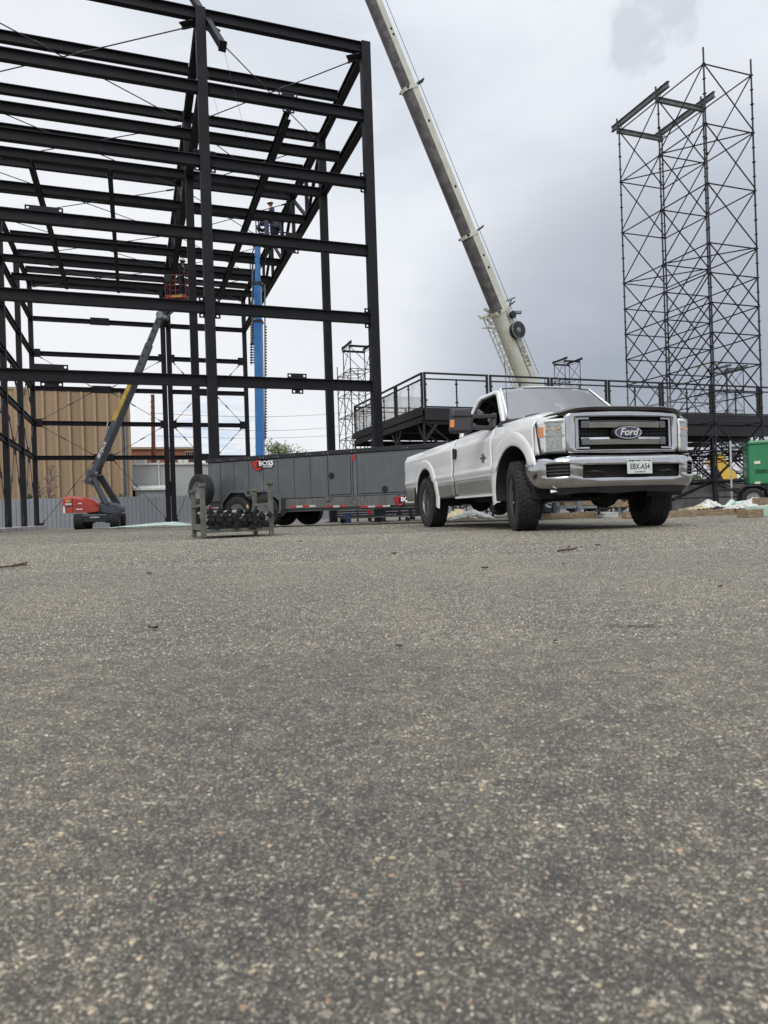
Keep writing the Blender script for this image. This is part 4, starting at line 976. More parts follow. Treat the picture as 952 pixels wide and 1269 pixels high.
M['tgrime'] = mat('grimy grey skirt', (.095, .097, .094), .6, var=.15, scale=2, stretch=(4, 4, .6), dirt_or_sheen=((.20, .19, .16), 5, .5, .7, .6))
M['blackrim'] = mat('satin black wheel', (.17, .17, .18), .3, metal=.6)
M['logored'] = mat('red decal', (.50, .02, .02), .45)
M['refred'] = mat('red reflector tape', (.34, .02, .025), .45); M['refwhite'] = mat('white reflector tape', (.46, .46, .44), .45)
TL = thing('trailer', (P258.x, P258.y, 0), 'long dark grey enclosed utility trailer with spare tyre behind the white truck', 'trailer', rz=TQ)
def T_(name, m_, mb, **k): return mb.build(name, M[m_] if isinstance(m_, str) else m_, k.pop('parent', TL), world=False, **k)
ztop = P258.z; WID = 2.0
x_end = 8.3
zp = tpx(384, 616.8)[1]; zs = tpx(420, 628.5)[1]
T_('body', 'tgreyd', MB().box(((x_end+0)/2, 1.0, (zs+.05+ztop-.08)/2), (x_end-.02, WID-.06, ztop-.08-zs-.05)))
sx_ = [0]+[tpx(p, 590)[0] for p in (273.5, 290.3, 308.4, 326.5, 344.8, 364.7, 384.8, 406.3)]
for a, b in zip(sx_, sx_[1:]):
    T_('side_panel', 'tgrey', MB().box(((a+b)/2, .0, (zp+ztop-.10)/2), (b-a-.02, .05, ztop-.10-zp)), bevel=.008)
    T_('seam_strip', 'tgrey', MB().box((b, -.032, (zp+ztop-.10)/2), (.03, .015, ztop-.12-zp)))
def frm(x0, x1, z0, z1, name, latch):
    T_('side_panel', 'tgrey', MB().box(((x0+x1)/2, .0, (z0+z1)/2), (x1-x0, .05, z1-z0)))
    d = T_(name, 'tgrey', MB().box(((x0+x1)/2, -.034, (z0+z1)/2), (x1-x0-.09, .016, z1-z0-.09)), bevel=.006)
    for q in ((x0+.035, x0+.045, z0+.04, z1-.04), (x1-.045, x1-.035, z0+.04, z1-.04)): T_('seal', 'black', MB().hexa([(q[0], -.028, q[2]), (q[1], -.028, q[2]), (q[1], -.024, q[2]), (q[0], -.024, q[2]), (q[0], -.028, q[3]), (q[1], -.028, q[3]), (q[1], -.024, q[3]), (q[0], -.024, q[3])]), parent=d)
    for z in (z0+.04, z1-.05): T_('seal', 'black', MB().box(((x0+x1)/2, -.026, z), (x1-x0-.07, .004, .012)), parent=d)
    lx, lz = latch; l = MB().lathe([(0, .0), (.075, .0), (.07, .018), (0, .022)], (lx, -.042, lz), (0, -1, 0), 20)
    l.box((lx, -.065, lz+.03), (.03, .02, .09)); T_('latch', 'black', l, parent=d)
x4, x5, x6 = tpx(407, 590)[0], tpx(440, 590)[0], tpx(443, 590)[0]
frm(x4+.01, x5-.05, zp, ztop-.10, 'access_door', tpx(412, 589.5))
frm(x6, x6+2.35, zp, ztop-.10, 'tool_door', tpx(478, 606))
frm(x6+2.4, x_end, zp, ztop-.10, 'front_door', (x_end-.4, 1.1))
T_('corner_post', 'tgrey', MB().box(((x5+x6)/2-.01, -.02, (zp+ztop-.1)/2), (.08, .06, ztop-.1-zp)))
T_('warning_tag', 'redlens', MB().box((tpx(439, 568)[0], -.056, tpx(439, 567.5)[1]), (.09, .006, .12)), label='small red tag on the post beside the door').data.materials[0] = M['refred']
T_('top_rail', 'black', MB().box((x_end/2, -.02, ztop-.02), (x_end+.06, .07, .10)), bevel=.006)
T_('pale_edge_strip', 'white', MB().box((x_end/2, .06, ztop-.085), (x_end, .08, .02)))  # white strip painting in the bright highlights between rail and panels
mb = MB()
for x in sx_+[x5, x6+1.2, x6+2.4]:
    for d_ in (-.04, .05): mb.tube((x+d_, -.054, ztop-.03), (x+d_, -.068, ztop-.03), .014, 6)
T_('rail_bolts', 'galv', mb, kind='stuff')
T_('roof', 'tgreyd', MB().box((x_end/2, 1.0, ztop-.07), (x_end, WID, .03)))
T_('rear_wall', 'tgrey', MB().box((-.01, 1.0, (zs+ztop)/2), (.03, WID-.04, ztop-zs-.15)))
T_('skirt', 'tgrime', MB().box(((x_end+2)/2, -.03, (zp+zs)/2-.005), (x_end-2, .05, zp-zs-.015)))
T_('frame_rail', 'tgreyd', MB().box((x_end/2, .05, zs-.02), (x_end, .1, .10)))
# hazard diamond and marker tape
cx_, cz_ = tpx(441, 622); dm = MB()
for a, b in (((-.10, 0), (0, .10)), ((0, .10), (.10, 0)), ((.10, 0), (0, -.09)), ((0, -.09), (-.10, 0))): dm.beam((cx_+a[0], -.058, cz_+a[1]), (cx_+b[0], -.058, cz_+b[1]), .004, .008, up=(0, -1, 0))
T_('placard_outline', 'black', dm)
for a, b in ((258.5, 273), (361, 393), (406, 431), (448, 485)):
    n = max(2, round((b-a)/8.5)); xa, xb = tpx(a, 628)[0], tpx(b, 628)[0]; zt = tpx((a+b)/2, 627.5 if a > 300 else 629.5)[1]
    for k in range(n): T_('reflector_tape', 'refred' if k % 2 == 0 else 'refwhite', MB().box((xa+(xb-xa)*(k+.5)/n, -.06, zt), ((xb-xa)/n-.005, .008, .042)))
T_('marker_lamp', 'tgrey', MB().box((tpx(408, 619)[0], -.07, tpx(408, 618.5)[1]), (.10, .04, .10)), bevel=.01)
# fender over the tandem wheels
fo = .24; FP = [tpx(x, y, fo) for x, y in ((273.5, 637), (273.5, 621), (283, 608.3), (334.7, 606.4), (348.5, 617.5), (348.5, 636))]
rows = [[(x, -fo, z), (x, -fo+.01, z), (x, .0, z)] for x, z in FP]
T_('fender', 'tgrey', MB().grid([[(x, y, z) for x, z in FP] for y in (-fo, 0)]), solid=.015)
inn = []
cxf = sum(p[0] for p in FP)/6
for (x, z), k in zip(FP, range(6)): inn.append((x+(.055 if x < cxf else -.055), z-(.055 if 0 < k < 5 else 0)))
T_('fender_lip', 'tgrey', MB().grid([[(x, -fo-.008, z) for x, z in FP], [(x, -fo-.008, z) for x, z in inn]]), solid=.02)
gx, gz_ = tpx(308, 611.5, fo); T_('fender_gusset', 'tgrey', MB().prism([(gx-.17, -fo-.004, gz_+.1), (gx+.17, -fo-.004, gz_+.1), (gx+.06, -fo-.004, gz_-.07), (gx-.06, -fo-.004, gz_-.07)], (0, .02, 0)))
T_('gusset_hole', 'under', MB().lathe([(0, 0), (.05, 0), (.045, .008)], (gx, -fo-.006, gz_+.02), (0, -1, 0), 8), parent=None if False else TL)
# wheels
wz = .385
wx = [tpx(293.5, 635, fo-.02)[0], tpx(327.5, 636, fo-.02)[0]]
for x in wx:
    wheel_parts(TL, .385, .235, (x, -.11, wz), (0, -1, 0), .20, M['blackrim'], spokes=7, blocks=0, rel=False)
    wheel_parts(TL, .385, .235, (x, WID+.02, wz), (0, 1, 0), .20, M['blackrim'], spokes=7, blocks=0, rel=False)
    T_('axle', 'under', MB().tube((x, 0, wz), (x, WID, wz), .05, 8))
T_('inner_wheel_box', 'under', MB().box(((wx[0]+wx[1])/2, .12, .62), (1.9, .2, .5)))
# tongue and jack
T_('tongue', 'tgreyd', MB().beam((x_end, .3, .42), (x_end+1.3, 1.0, .45), .08, .12).beam((x_end, 1.7, .42), (x_end+1.3, 1.0, .45), .08, .12)); T_('jack', 'dkmetal', MB().tube((x_end+.9, 1, .08), (x_end+.9, 1, .9), .035, 8).box((x_end+.9, 1, .08), (.2, .2, .015)))
# rear lights and hitch bar
T_('tail_lamp', 'redlens', MB().box((.12, -.062, tpx(262, 629.5)[1]), (.06, .02, .05))); T_('rear_bar', 'dkmetal', MB().box((-.12, 1.0, zs+.0), (.16, 1.9, .12))); T_('stabiliser', 'dkmetal', MB().tube((-.1, .35, .1), (-.1, .35, .5), .04, 8).lathe([(0, -.06), (.06, 0), (0, .06)], (-.16, .1, .42), (1, 0, 0), 10))
# spare wheel on its bracket
sc__ = at(249.5, 607.5, 16.55); Ln, rz_ = PT[TL]; q = sc__-Vector(Ln); c_l = Matrix.Rotation(-TQ, 3, 'Z') @ q; axl = Matrix.Rotation(-TQ, 3, 'Z') @ Vector((-.66, -.75, 0))
sw = wheel_parts(TL, .385, .26, c_l, axl, .20, M['blackrim'], 'spare_wheel', spokes=7, blocks=0, rel=False)
T_('spare_bracket', 'dkmetal', MB().beam(c_l, (0, .3, 1.0), .06, .06).beam((0, .3, .5), (0, .3, 1.3), .05, .05))
# decals
def logo(px0, px1, pyc, name='logo'):
    xa, zc = tpx(px0, pyc); xb, _ = tpx(px1, pyc); w = xb-xa; y = -.05 if pyc < 600 else -.062; h_ = w*.42
    o = T_(name, 'under', MB().prism([(xa+w*.40, y, zc+h_*.42), (xb, y, zc+h_*.42), (xb, y, zc-h_*.34), (xa+w*.55, y, zc-h_*.34), (xa+w*.42, y, zc-h_*.55), (xa+w*.26, y, zc-h_*.58), (xa+w*.10, y, zc-h_*.30), (xa, y, zc+h_*.36), (xa+w*.18, y, zc+h_*.38), (xa+w*.30, y, zc+h_*.56)], (0, .004, 0)))
    mb = MB()
    for k in range(4): mb.prism([(xa+w*(.03+.035*k), y-.003, zc+h_*(.30-.19*k)), (xa+w*.27, y-.003, zc+h_*(.27-.19*k)), (xa+w*.27, y-.003, zc+h_*(.13-.19*k)), (xa+w*(.055+.035*k), y-.003, zc+h_*(.15-.19*k))], (0, .002, 0))
    mb.grid([[(xa+w*.31+w*rr2*math.cos(R(t)), y-.003, zc-h_*.04+w*rr2*math.sin(R(t))) for t in range(50, 331, 20)] for rr2 in (.145, .205)])
    T_('wing_mark', 'logored', mb, parent=o)
    text_mesh('lettering', 'BOSS', h_*.62, M['textwhite'], o, frame_m(Vector((xa+w*.70, y-.004, zc+h_*.10)), (1, 0, 0), (0, 0, 1)), .001, sx=1.12, bold=.004)
    text_mesh('lettering', 'TRAILERS', h_*.24, M['textwhite'], o, frame_m(Vector((xa+w*.77, y-.004, zc-h_*.22)), (1, 0, 0), (0, 0, 1)), .001, sx=1.05, bold=.001)
logo(312.5, 339.3, 576.8); logo(488.5, 515, 620.5)
# ================================================================ crane
CB = at(655, 476, 39.0); CT = at(461.5, 0, 34.0); ca = (CT-CB).normalized()
cside = Vector((0, 0, 1)).cross(ca).normalized(); cnrm = ca.cross(cside).normalized()
def con(px, py):            # distance along the boom axis seen at a height in the photograph
    lo, hi = -12.0, 60.0
    for _ in range(50):
        mid_ = (lo+hi)/2; p = CB+ca*mid_; y_ = CY-sr*(p.x/p.y*F)-cr*(F*(p.z-CH)/p.y)
        if y_ > py: lo = mid_
        else: hi = mid_
    return lo
piv = CB+ca*((2.3-CB.z)/ca.z)
CR = thing('crane', (piv.x, piv.y, gz(piv.y)), 'cream telescopic mobile crane with its boom raised high behind the platform', 'crane')
def sec(t0, t1, w, h, name='boom_section', cut=.28):
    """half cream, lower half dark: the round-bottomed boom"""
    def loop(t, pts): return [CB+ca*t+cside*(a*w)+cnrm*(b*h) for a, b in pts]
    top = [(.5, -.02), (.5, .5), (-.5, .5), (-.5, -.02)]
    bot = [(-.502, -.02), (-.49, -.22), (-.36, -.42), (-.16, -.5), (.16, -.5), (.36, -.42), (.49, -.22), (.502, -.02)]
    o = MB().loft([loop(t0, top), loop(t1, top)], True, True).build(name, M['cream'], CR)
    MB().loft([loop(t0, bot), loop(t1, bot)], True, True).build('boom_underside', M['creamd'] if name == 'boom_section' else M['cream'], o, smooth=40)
    return o
tA, tB, tC = con(617, 386), con(583, 292), con(510, 110); tP = (piv-CB).dot(ca)
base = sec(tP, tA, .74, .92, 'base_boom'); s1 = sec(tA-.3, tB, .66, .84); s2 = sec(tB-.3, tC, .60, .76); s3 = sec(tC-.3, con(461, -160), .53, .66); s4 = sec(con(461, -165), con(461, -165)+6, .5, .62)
for t_, w, h in ((tA, .80, .98), (tB, .72, .90), (tC, .66, .82)):
    for k in range(1): 
        def lp(t, w_, h_): return [CB+ca*t+cside*(a*w_)+cnrm*(b*h_) for a, b in ((.5, .5), (-.5, .5), (-.5, -.3), (-.3, -.5), (.3, -.5), (.5, -.3))]
        MB().loft([lp(t_-.12, w, h), lp(t_+.05, w, h)], True, True).build('boom_collar', M['cream'], CR)
    MB().beam(CB+ca*(t_+.02)+cside*w*.3+cnrm*h*.5, CB+ca*(t_+.1)+cside*w*.5+cnrm*(h*.5+.45), .3, .06).build('cable_guide', M['dkmetal'], CR)
    MB().beam(CB+ca*(t_)-cside*w*.6-cnrm*h*.35, CB+ca*(t_)+cside*w*.6-cnrm*h*.35, .08, .08).build('wear_plate', M['dkmetal'], CR)
for t_ in (con(0, 40), con(0, 47), con(0, 154), con(0, 235), con(0, 320), con(0, 335)):
    MB().lathe([(0, 0), (.07, 0), (0, .02)], CB+ca*t_+cside*(.27 if t_ > tC else .31 if t_ > tB else .34)+cnrm*.2, cside, 10).build('inspection_hole', M['under'], CR)
# hoist rope above the boom
rp0 = CB+ca*(tP+2)+cnrm*1.2; MB().tube(CB+ca*(tA+.3)+cnrm*.95, CB+ca*60+cnrm*.55, .014, 5).build('hoist_rope', M['dkmetal'], CR)
MB().tube(CB+ca*(tA+.3)+cnrm*.95, at(668, 464, 42), .014, 5).build('hoist_rope', M['dkmetal'], CR)
MB().beam(CB+ca*(tA-.2)+cside*.2+cnrm*.5, CB+ca*(tA+.3)+cside*.2+cnrm*1.0, .08, .08).beam(CB+ca*(tA+.3)+cside*-.2+cnrm*1.0, CB+ca*(tA+.3)+cside*.5+cnrm*1.0, .06, .06).box(CB+ca*(tA-.5)+cside*.3+cnrm*.95, (.45, .3, .12)).build('rope_bracket', M['galv'], CR)
# cable reel
rc = CB+ca*con(0, 414)+cside*.50+cnrm*.22
rl = MB().lathe([(.08, -.16), (.42, -.16), (.44, -.12), (.44, .12), (.42, .16), (.08, .16)], rc, cside, 36).lathe([(0, .15), (.43, .15)], rc, cside, 30).build('cable_reel', M['black'], CR, smooth=30)
MB().lathe([(.44, -.02), (.485, -.02), (.485, .02), (.44, .02)], rc+cside*.15, cside, 36, closed=True).build('reel_ring', M['galv'], rl)
mb = MB()
for k in range(12):
    t_ = R(30*k); rd = ca*math.cos(t_)+cnrm*math.sin(t_); mb.beam(rc+cside*.172+rd*.12, rc+cside*.172+rd*.44, .009, .009)
mb.lathe([(0, .19), (.11, .185), (.14, .165)], rc, cside, 20); mb.build('reel_spokes', M['galv'], rl)
rc2 = CB+ca*(con(0, 396))+cside*.42+cnrm*.42; MB().lathe([(0, .12), (.2, .1), (.2, -.1), (0, -.1)], rc2, cside, 16).build('small_reel', M['black'], CR)
MB().beam(CB+ca*con(0, 470)+cside*.37+cnrm*.02, CB+ca*con(0, 420)+cside*.37+cnrm*.02, .05, .04, up=cside).build('boom_seam', M['creamd'], CR)
Mt = frame_m(CB+ca*con(0, 446)+cside*.378+cnrm*.23, -ca, cnrm); text_mesh('lettering', 'DUFFY', .42, M['textdark'], base, to_local(Mt, base), .004, sx=.95, bold=.0)
Mt = frame_m(CB+ca*con(0, 397)+cside*.378+cnrm*.12, -ca, cnrm); text_mesh('lettering', 'TEREX', .24, M['textdark'], base, to_local(Mt, base), .004, sx=.9)
# folded lattice jib under the boom
J0, J1 = con(0, 500), con(0, 384)
def jp(t, a, b): return CB+ca*t+cside*(-.50+a)+cnrm*(-.46+b)

j_ch, j_l = MB(), MB()
JW = .11
def jw(t): return JW*(1.0 if t < J1-1.2 else 1.5)
for a, b in ((-1, -1), (1, -1), (-1, 1), (1, 1)):
    MB().tube(jp(J0, a*JW, b*JW), jp(J1, a*JW*1.5, b*JW*1.4), .035, 6).build('jib_chord', M['cream'], CR)
nb = 15
for k in range(nb):
    t0, t1 = J0+(J1-J0)*k/nb, J0+(J1-J0)*(k+1)/nb; f0, f1 = JW*(1+.5*k/nb), JW*(1+.5*(k+1)/nb); e = 1 if k % 2 else -1
    for (a0, b0), (a1, b1) in (((-1, -e), (-1, e)), ((1, -e), (1, e)), ((-e, -1), (e, -1)), ((e, 1), (-e, 1))):
        MB().tube(jp(t0, a0*f0, b0*f0), jp(t1, a1*f1, b1*f1), .02, 5).build('jib_lacing', M['cream'], CR)
MB().beam(jp(J1, -.3, -.25), jp(J1, .3, -.25), .1, .12).beam(jp(J1, -.3, .25), jp(J1, .3, .25), .1, .1).beam(jp(J1, -.2, -.2), jp(J1+.2, -.25, -.35), .07, .07).beam(jp(J1, .1, .3), jp(J1+.4, .1, -.1), .12, .12).beam(jp(J1-.6, -.3, .4), jp(J1-.1, .3, -.4), .1, .1).beam(jp(J1-1.0, .3, .4), jp(J1-.5, -.3, -.4), .08, .08).build('jib_head', M['cream'], CR)
MB().beam(jp((J0+J1)/2-.2, .1, .2), CB+ca*((J0+J1)/2-.2)-cside*.3, .12, .12).build('jib_mount', M['dkmetal'], CR)
MB().beam(jp(J1-.7, .1, .2), CB+ca*(J1-.7)-cside*.3, .12, .12).build('jib_mount', M['dkmetal'], CR)
# luffing ram, superstructure and carrier on the ground
hd = Vector((ca.x, ca.y, 0)).normalized(); sdv = Vector((-hd.y, hd.x, 0))
def cp(a, b, z): p = Vector((piv.x, piv.y, 0))+hd*a+sdv*b; return Vector((p.x, p.y, z))
MB().tube(cp(1.6, 0, 2.0), CB+ca*(tP+3.2)-cnrm*.5, .17, 12).build('luffing_ram', M['cream'], CR)
MB().beam(cp(-2.6, 0, 2.0), cp(2.0, 0, 2.0), 1.9, .9).build('superstructure', M['cream'], CR, bevel=.05)
MB().beam(cp(-3.8, 0, 1.9), cp(-2.6, 0, 1.9), 2.5, 1.2).build('counterweight', M['dkmetal'], CR, bevel=.05)
cb_ = MB().beam(cp(.6, 1.35, 2.35), cp(2.4, 1.35, 2.35), .9, 1.6).build('operator_cab', M['cream'], CR, bevel=.06); MB().beam(cp(.8, 1.35, 2.6), cp(2.42, 1.35, 2.6), .93, .8).build('cab_window', M['sideglass'], cb_)
MB().beam(cp(-4.5, 0, 1.05), cp(5.0, 0, 1.05), 2.5, .6).build('carrier', M['cream'], CR, bevel=.05)
for a in (-3.4, -1.9, 2.6, 4.0):
    for s in (-1, 1): wheel_parts(CR, .66, .42, cp(a, s*1.15, .66-.1), sdv*s, .33, M['galv'], blocks=0, spokes=6)
# ================================================================ pipe rack
r1, r2, r3 = grd(250, 668), grd(238, 665.5), grd(340, 664); r4 = r2+r3-r1
RK = thing('pipe_rack', r1, 'weathered grey green steel rack with four upright posts standing on the asphalt', 'rack')
ex = (r3-r1).normalized(); ey = (r2-r1).normalized(); ez = Vector((0, 0, 1)); HX, HY = (r3-r1).length, (r2-r1).length
def rp(a, b, z): return r1+ex*a+ey*b+ez*z
pw = .062
for a, b, hh in ((pw/2, pw/2, .74), (pw/2, HY-pw/2, .70), (HX-pw/2, pw/2, .76), (HX-pw/2, HY-pw/2, .71)):
    p_ = MB().beam(rp(a, b, 0), rp(a, b, hh), pw, pw, up=ex).build('post', M['woodgrey'], RK, bevel=.006)
    MB().beam(rp(a, b, hh-.045), rp(a, b, hh), pw+.035, pw+.03, up=ex).build('post_cap', M['woodgrey'], p_, bevel=.004)
for a in (pw/2, HX-pw/2):
    MB().beam(rp(a, pw, .45), rp(a, HY-pw, .45), .035, .035).build('cross_bar', M['woodgrey'], RK)
    MB().beam(rp(a, pw, .15), rp(a, HY-pw, .15), .06, .08).build('end_rail', M['woodgrey'], RK)
for b in (pw/2, HY/2, HY-pw/2): MB().beam(rp(pw, b, .10), rp(HX-pw, b, .10), .05, .05).build('floor_rail', M['woodgrey'], RK)
M['pipe'] = mat('dull galvanised tube', (.38, .39, .36), .5, metal=.45, var=.25, scale=12, dirt_or_sheen=((.10, .09, .07), 10, .5, .75, .6))
M['collar'] = mat('dark cast collar', (.016, .018, .017), .4, metal=.5, var=.4, scale=20)
rr5 = random.Random(3)
pl = 'grey scaffold tube with a black collar lying in the pile inside the pipe rack'
rows_ = [(13, .145), (13, .195), (13, .245), (11, .295), (6, .345)]
RN = ('bottom', 'second', 'third', 'fourth', 'uppermost')
pipe0 = None
for (n, z), rnm in zip(rows_, RN):
    for k in range(n):
        a = .13+(HX-.22)*(k+rr5.random()*.4)/13+rr5.uniform(-.015, .015)
        if z > .29: a = .12+.10*k+.02*rr5.random()
        if z > .34: a = .16+.13*k+rr5.uniform(-.03, .03)
        y0, y1 = .02+rr5.uniform(-.05, .10), HY-.12+rr5.uniform(-.1, .06); da = rr5.uniform(-.05, .05) if z < .3 else rr5.uniform(-.22, .05)
        if z > .34: y0, y1 = .1+rr5.uniform(0, .2), .6+rr5.uniform(0, .3); da = rr5.uniform(-.5, .1)
        p, q = rp(a, y0, z+rr5.uniform(-.01, .012)), rp(a+da, y1, z+rr5.uniform(-.02, .03)+.0)
        da = max(da, -(a-.07)) if a+da < .07 else da
        q = rp(a+da, y1, z+.0)
        t_ = thing('scaffold_tube', p, 'grey scaffold tube with dark collar, %s layer of the pile in the rack' % rnm, 'tube', 'short scaffold tubes piled in the rack')
        d_ = (q-p).normalized(); MB().tube(p, q, .024, 10).build('tube', M['pipe'], t_, smooth=40)
        m2 = MB().tube(p-d_*.015, p+d_*.055, .036, 10).tube(p-d_*.02, p-d_*.0, .024, 8); m2.box(p+d_*.03+ez*.035, (.03, .03, .03)).box(p+d_*.03-ex*.034, (.02, .03, .035)).box(p+d_*.03+ex*.034, (.02, .03, .035))
        m2.build('collar', M['collar'], t_)
wd = at(308.5, 640, 15.4); w0 = grd(308.5, 657)
o = MB().beam(at(309.5, 641, 15.6), at(306.5, 625.5, 15.6), .07, .03).build('wooden_stake', mat('fresh pine', (.55, .40, .20), .8, var=.2, scale=6))
tag(o, 'short pale pine board leaning upright in front of the trailer wheels', 'board')
# ================================================================ people
def skin_body(name, pts, edges, radii, m_, parent, sub=2):
    me = bpy.data.meshes.new(name); me.from_pydata([tuple(p) for p in pts], edges, []); o = bpy.data.objects.new(name, me); COL.objects.link(o)
    md = o.modifiers.new('skin', 'SKIN'); md.use_smooth_shade = True; sv = me.skin_vertices[0].data if me.skin_vertices else None
    if sv is None:
        bpy.context.view_layer.objects.active = o; sv = me.skin_vertices[0].data
    for i, r_ in enumerate(radii): sv[i].radius = (r_, r_) if not isinstance(r_, tuple) else r_
    sv[0].use_root = True; s2 = o.modifiers.new('sub', 'SUBSURF'); s2.levels = sub; s2.render_levels = sub
    me.materials.append(m_); o.parent = parent; PT[o] = PT[parent]; return o
M['skin'] = mat('skin', (.42, .24, .16), .6, var=.08); M['hat'] = mat('white hard hat', (.75, .76, .74), .3, coat=.5); M['workwear'] = mat('dark work jacket', (.025, .03, .04), .85, var=.3, scale=14); M['jeans'] = mat('dark work trousers', (.03, .035, .05), .9, var=.25, scale=14); M['maroon'] = mat('dark maroon hooded top', (.10, .02, .03), .85, var=.25); M['boots'] = mat('boots', (.06, .04, .025), .8); M['hair'] = mat('dark hair', (.02, .015, .01), .8)
def person(loc, rz, label, top, lean=.12):
    T = thing('person', loc, label, 'person', rz=rz)
    # faces local -Y, hands forward on the rail
    P = [(0, 0, .95), (0, -.01, 1.12), (0, -.03, 1.32), (0, -.04, 1.45), (0, -.05, 1.53), (0, -.075, 1.60), (0, -.085, 1.70), (0, -.08, 1.755),
         (.10, 0, .90), (.11, -.03, .50), (.12, .01, .10), (.12, -.14, .045), (-.10, 0, .90), (-.12, -.02, .50), (-.13, .03, .10), (-.13, -.12, .045),
         (.17, -.04, 1.43), (.25, -.03, 1.17), (.21, -.26, 1.10), (-.17, -.04, 1.43), (-.25, -.05, 1.17), (-.20, -.27, 1.12)]
    Ed = [(0, 1), (1, 2), (2, 3), (3, 4), (4, 5), (5, 6), (6, 7), (0, 8), (8, 9), (9, 10), (10, 11), (0, 12), (12, 13), (13, 14), (14, 15), (3, 16), (16, 17), (17, 18), (3, 19), (19, 20), (20, 21)]
    Rr = [(.15, .11), (.145, .105), (.17, .115), (.12, .09), .055, .075, .095, .06, .09, .065, .05, .045, .09, .065, .05, .045, .065, .05, .038, .065, .05, .038]
    body = skin_body('body', P, Ed, Rr, M['skin'], T)
    # clothing shells
    skin_body('jacket', [(0, 0, .93), (0, -.01, 1.12), (0, -.03, 1.32), (0, -.04, 1.45), (.18, -.04, 1.43), (.255, -.03, 1.17), (.215, -.23, 1.10), (-.18, -.04, 1.43), (-.255, -.05, 1.17), (-.205, -.24, 1.115)], [(0, 1), (1, 2), (2, 3), (3, 4), (4, 5), (5, 6), (3, 7), (7, 8), (8, 9)], [(.175, .13), (.165, .125), (.19, .135), (.13, .10), .08, .065, .052, .08, .065, .052], top, T)
    skin_body('trousers', [(0, 0, .97), (.10, 0, .88), (.11, -.03, .50), (.12, .01, .10), (-.10, 0, .88), (-.12, -.02, .50), (-.13, .03, .10)], [(0, 1), (1, 2), (2, 3), (0, 4), (4, 5), (5, 6)], [(.165, .125), .105, .08, .065, .105, .08, .065], M['jeans'], T)
    for s in (.12, -.13): MB().hexa([(s-.05, -.20, 0), (s+.05, -.20, 0), (s+.05, .08, 0), (s-.05, .08, 0), (s-.045, -.18, .06), (s+.045, -.18, .06), (s+.05, .08, .12), (s-.05, .08, .12)]).build('boot', M['boots'], T, world=False, bevel=.02)
    for sx5, hx, hy, hz in ((1, .21, -.29, 1.10), (-1, -.20, -.30, 1.12)):
        hp = [(hx, hy+.04, hz), (hx, hy-.03, hz), (hx, hy-.06, hz)]; he = [(0, 1), (1, 2)]; hr = [.028, (.036, .018), (.03, .014)]
        for f_ in range(4):
            dx = -.027+.018*f_; ln = (.032, .04, .038, .028)[f_]; b_ = len(hp); hp += [(hx+dx, hy-.07, hz), (hx+dx, hy-.07-ln*.7, hz-.008), (hx+dx, hy-.07-ln, hz-.03)]; he += [(2, b_), (b_, b_+1), (b_+1, b_+2)]; hr += [.0085, .008, .0065]
        b_ = len(hp); hp += [(hx-sx5*.045, hy-.01, hz-.005), (hx-sx5*.058, hy-.045, hz-.02)]; he += [(1, b_), (b_, b_+1)]; hr += [.010, .008]
        skin_body('hand', hp, he, hr, M['skin'], T, 1)
    fx = MB().prism([(-.012, -.165, 1.70), (.012, -.165, 1.70), (.018, -.17, 1.665), (0, -.195, 1.66), (-.018, -.17, 1.665)], (0, .03, 0)); fx.build('nose', M['skin'], T, world=False)
    for s in (-1, 1):
        MB().lathe([(0, -.012), (.013, 0), (0, .004)], (s*.034, -.168, 1.70), (0, -1, 0), 8).build('eye', M['textdark'], T, world=False)
        MB().lathe([(0, -.008), (.028, 0), (0, .01)], (s*.098, -.08, 1.685), (s, 0, 0), 10).build('ear', M['skin'], T, world=False)
    MB().box((0, -.165, 1.625), (.05, .012, .010)).build('mouth', M['maroon'], T, world=False)
    MB().lathe([(.098, -.10), (.103, -.03), (.10, .02)], (0, -.065, 1.73), (0, .25, 1), 18).build('hair', M['hair'], T, world=False)
    h = MB().lathe([(.16, -.012), (.162, -.004), (.128, .012), (.122, .06), (.095, .105), (.045, .128), (0, .133)], (0, -.085, 1.735), (0, -.08, 1), 24).box((0, -.085, 1.868), (.03, .15, .015)).build('hard_hat', M['hat'], T, world=False, smooth=50)
    return T
# ================================================================ red boom lift
YL = 33.0
M['liftgrey'] = mat('grey boom paint', (.075, .085, .10), .45, var=.12, scale=2, dirt_or_sheen=((.16, .16, .15), 4, .6, .8, .4)); M['liftdark'] = mat('dark boom underside', (.02, .022, .028), .5, var=.2); M['yellow'] = mat('yellow warning decal', (.55, .36, .06), .5, var=.15)
lb = at(123, 652, YL); lb.z = gz(YL)
LF = thing('boom_lift', lb, 'red and grey articulated boom lift reaching up inside the steel frame', 'boom lift')
def lp_(px, py, dy=0): return at(px, py, YL+dy)
cs = R(14); cxv, cyv = Vector((math.cos(cs), math.sin(cs), 0)), Vector((-math.sin(cs), math.cos(cs), 0))
def lq(a, b, z): p = Vector((lb.x, lb.y, 0))+cxv*a+cyv*b; return Vector((p.x, p.y, lb.z+z))
for a, b in ((-.68, -1.1), (.86, -1.1), (-.68, 1.1), (.86, 1.1)):
    wheel_parts(LF, .36, .42, lq(a, b, .36), cxv*(1 if a > 0 else -1), .17, M['liftgrey'], blocks=14, spokes=6)
    MB().tube(lq(a*.5, b, .36), lq(a, b, .36), .09, 8).build('axle', M['liftdark'], LF)
MB().beam(lq(0, -1.35, .50), lq(0, 1.35, .50), 1.1, .36).build('chassis', M['liftgrey'], LF, bevel=.05)
ft = MB().beam(lq(-.6, -1.36, .48), lq(.6, -1.36, .48), .04, .26); f5 = ft.build('chassis_front', M['liftdark'], LF)
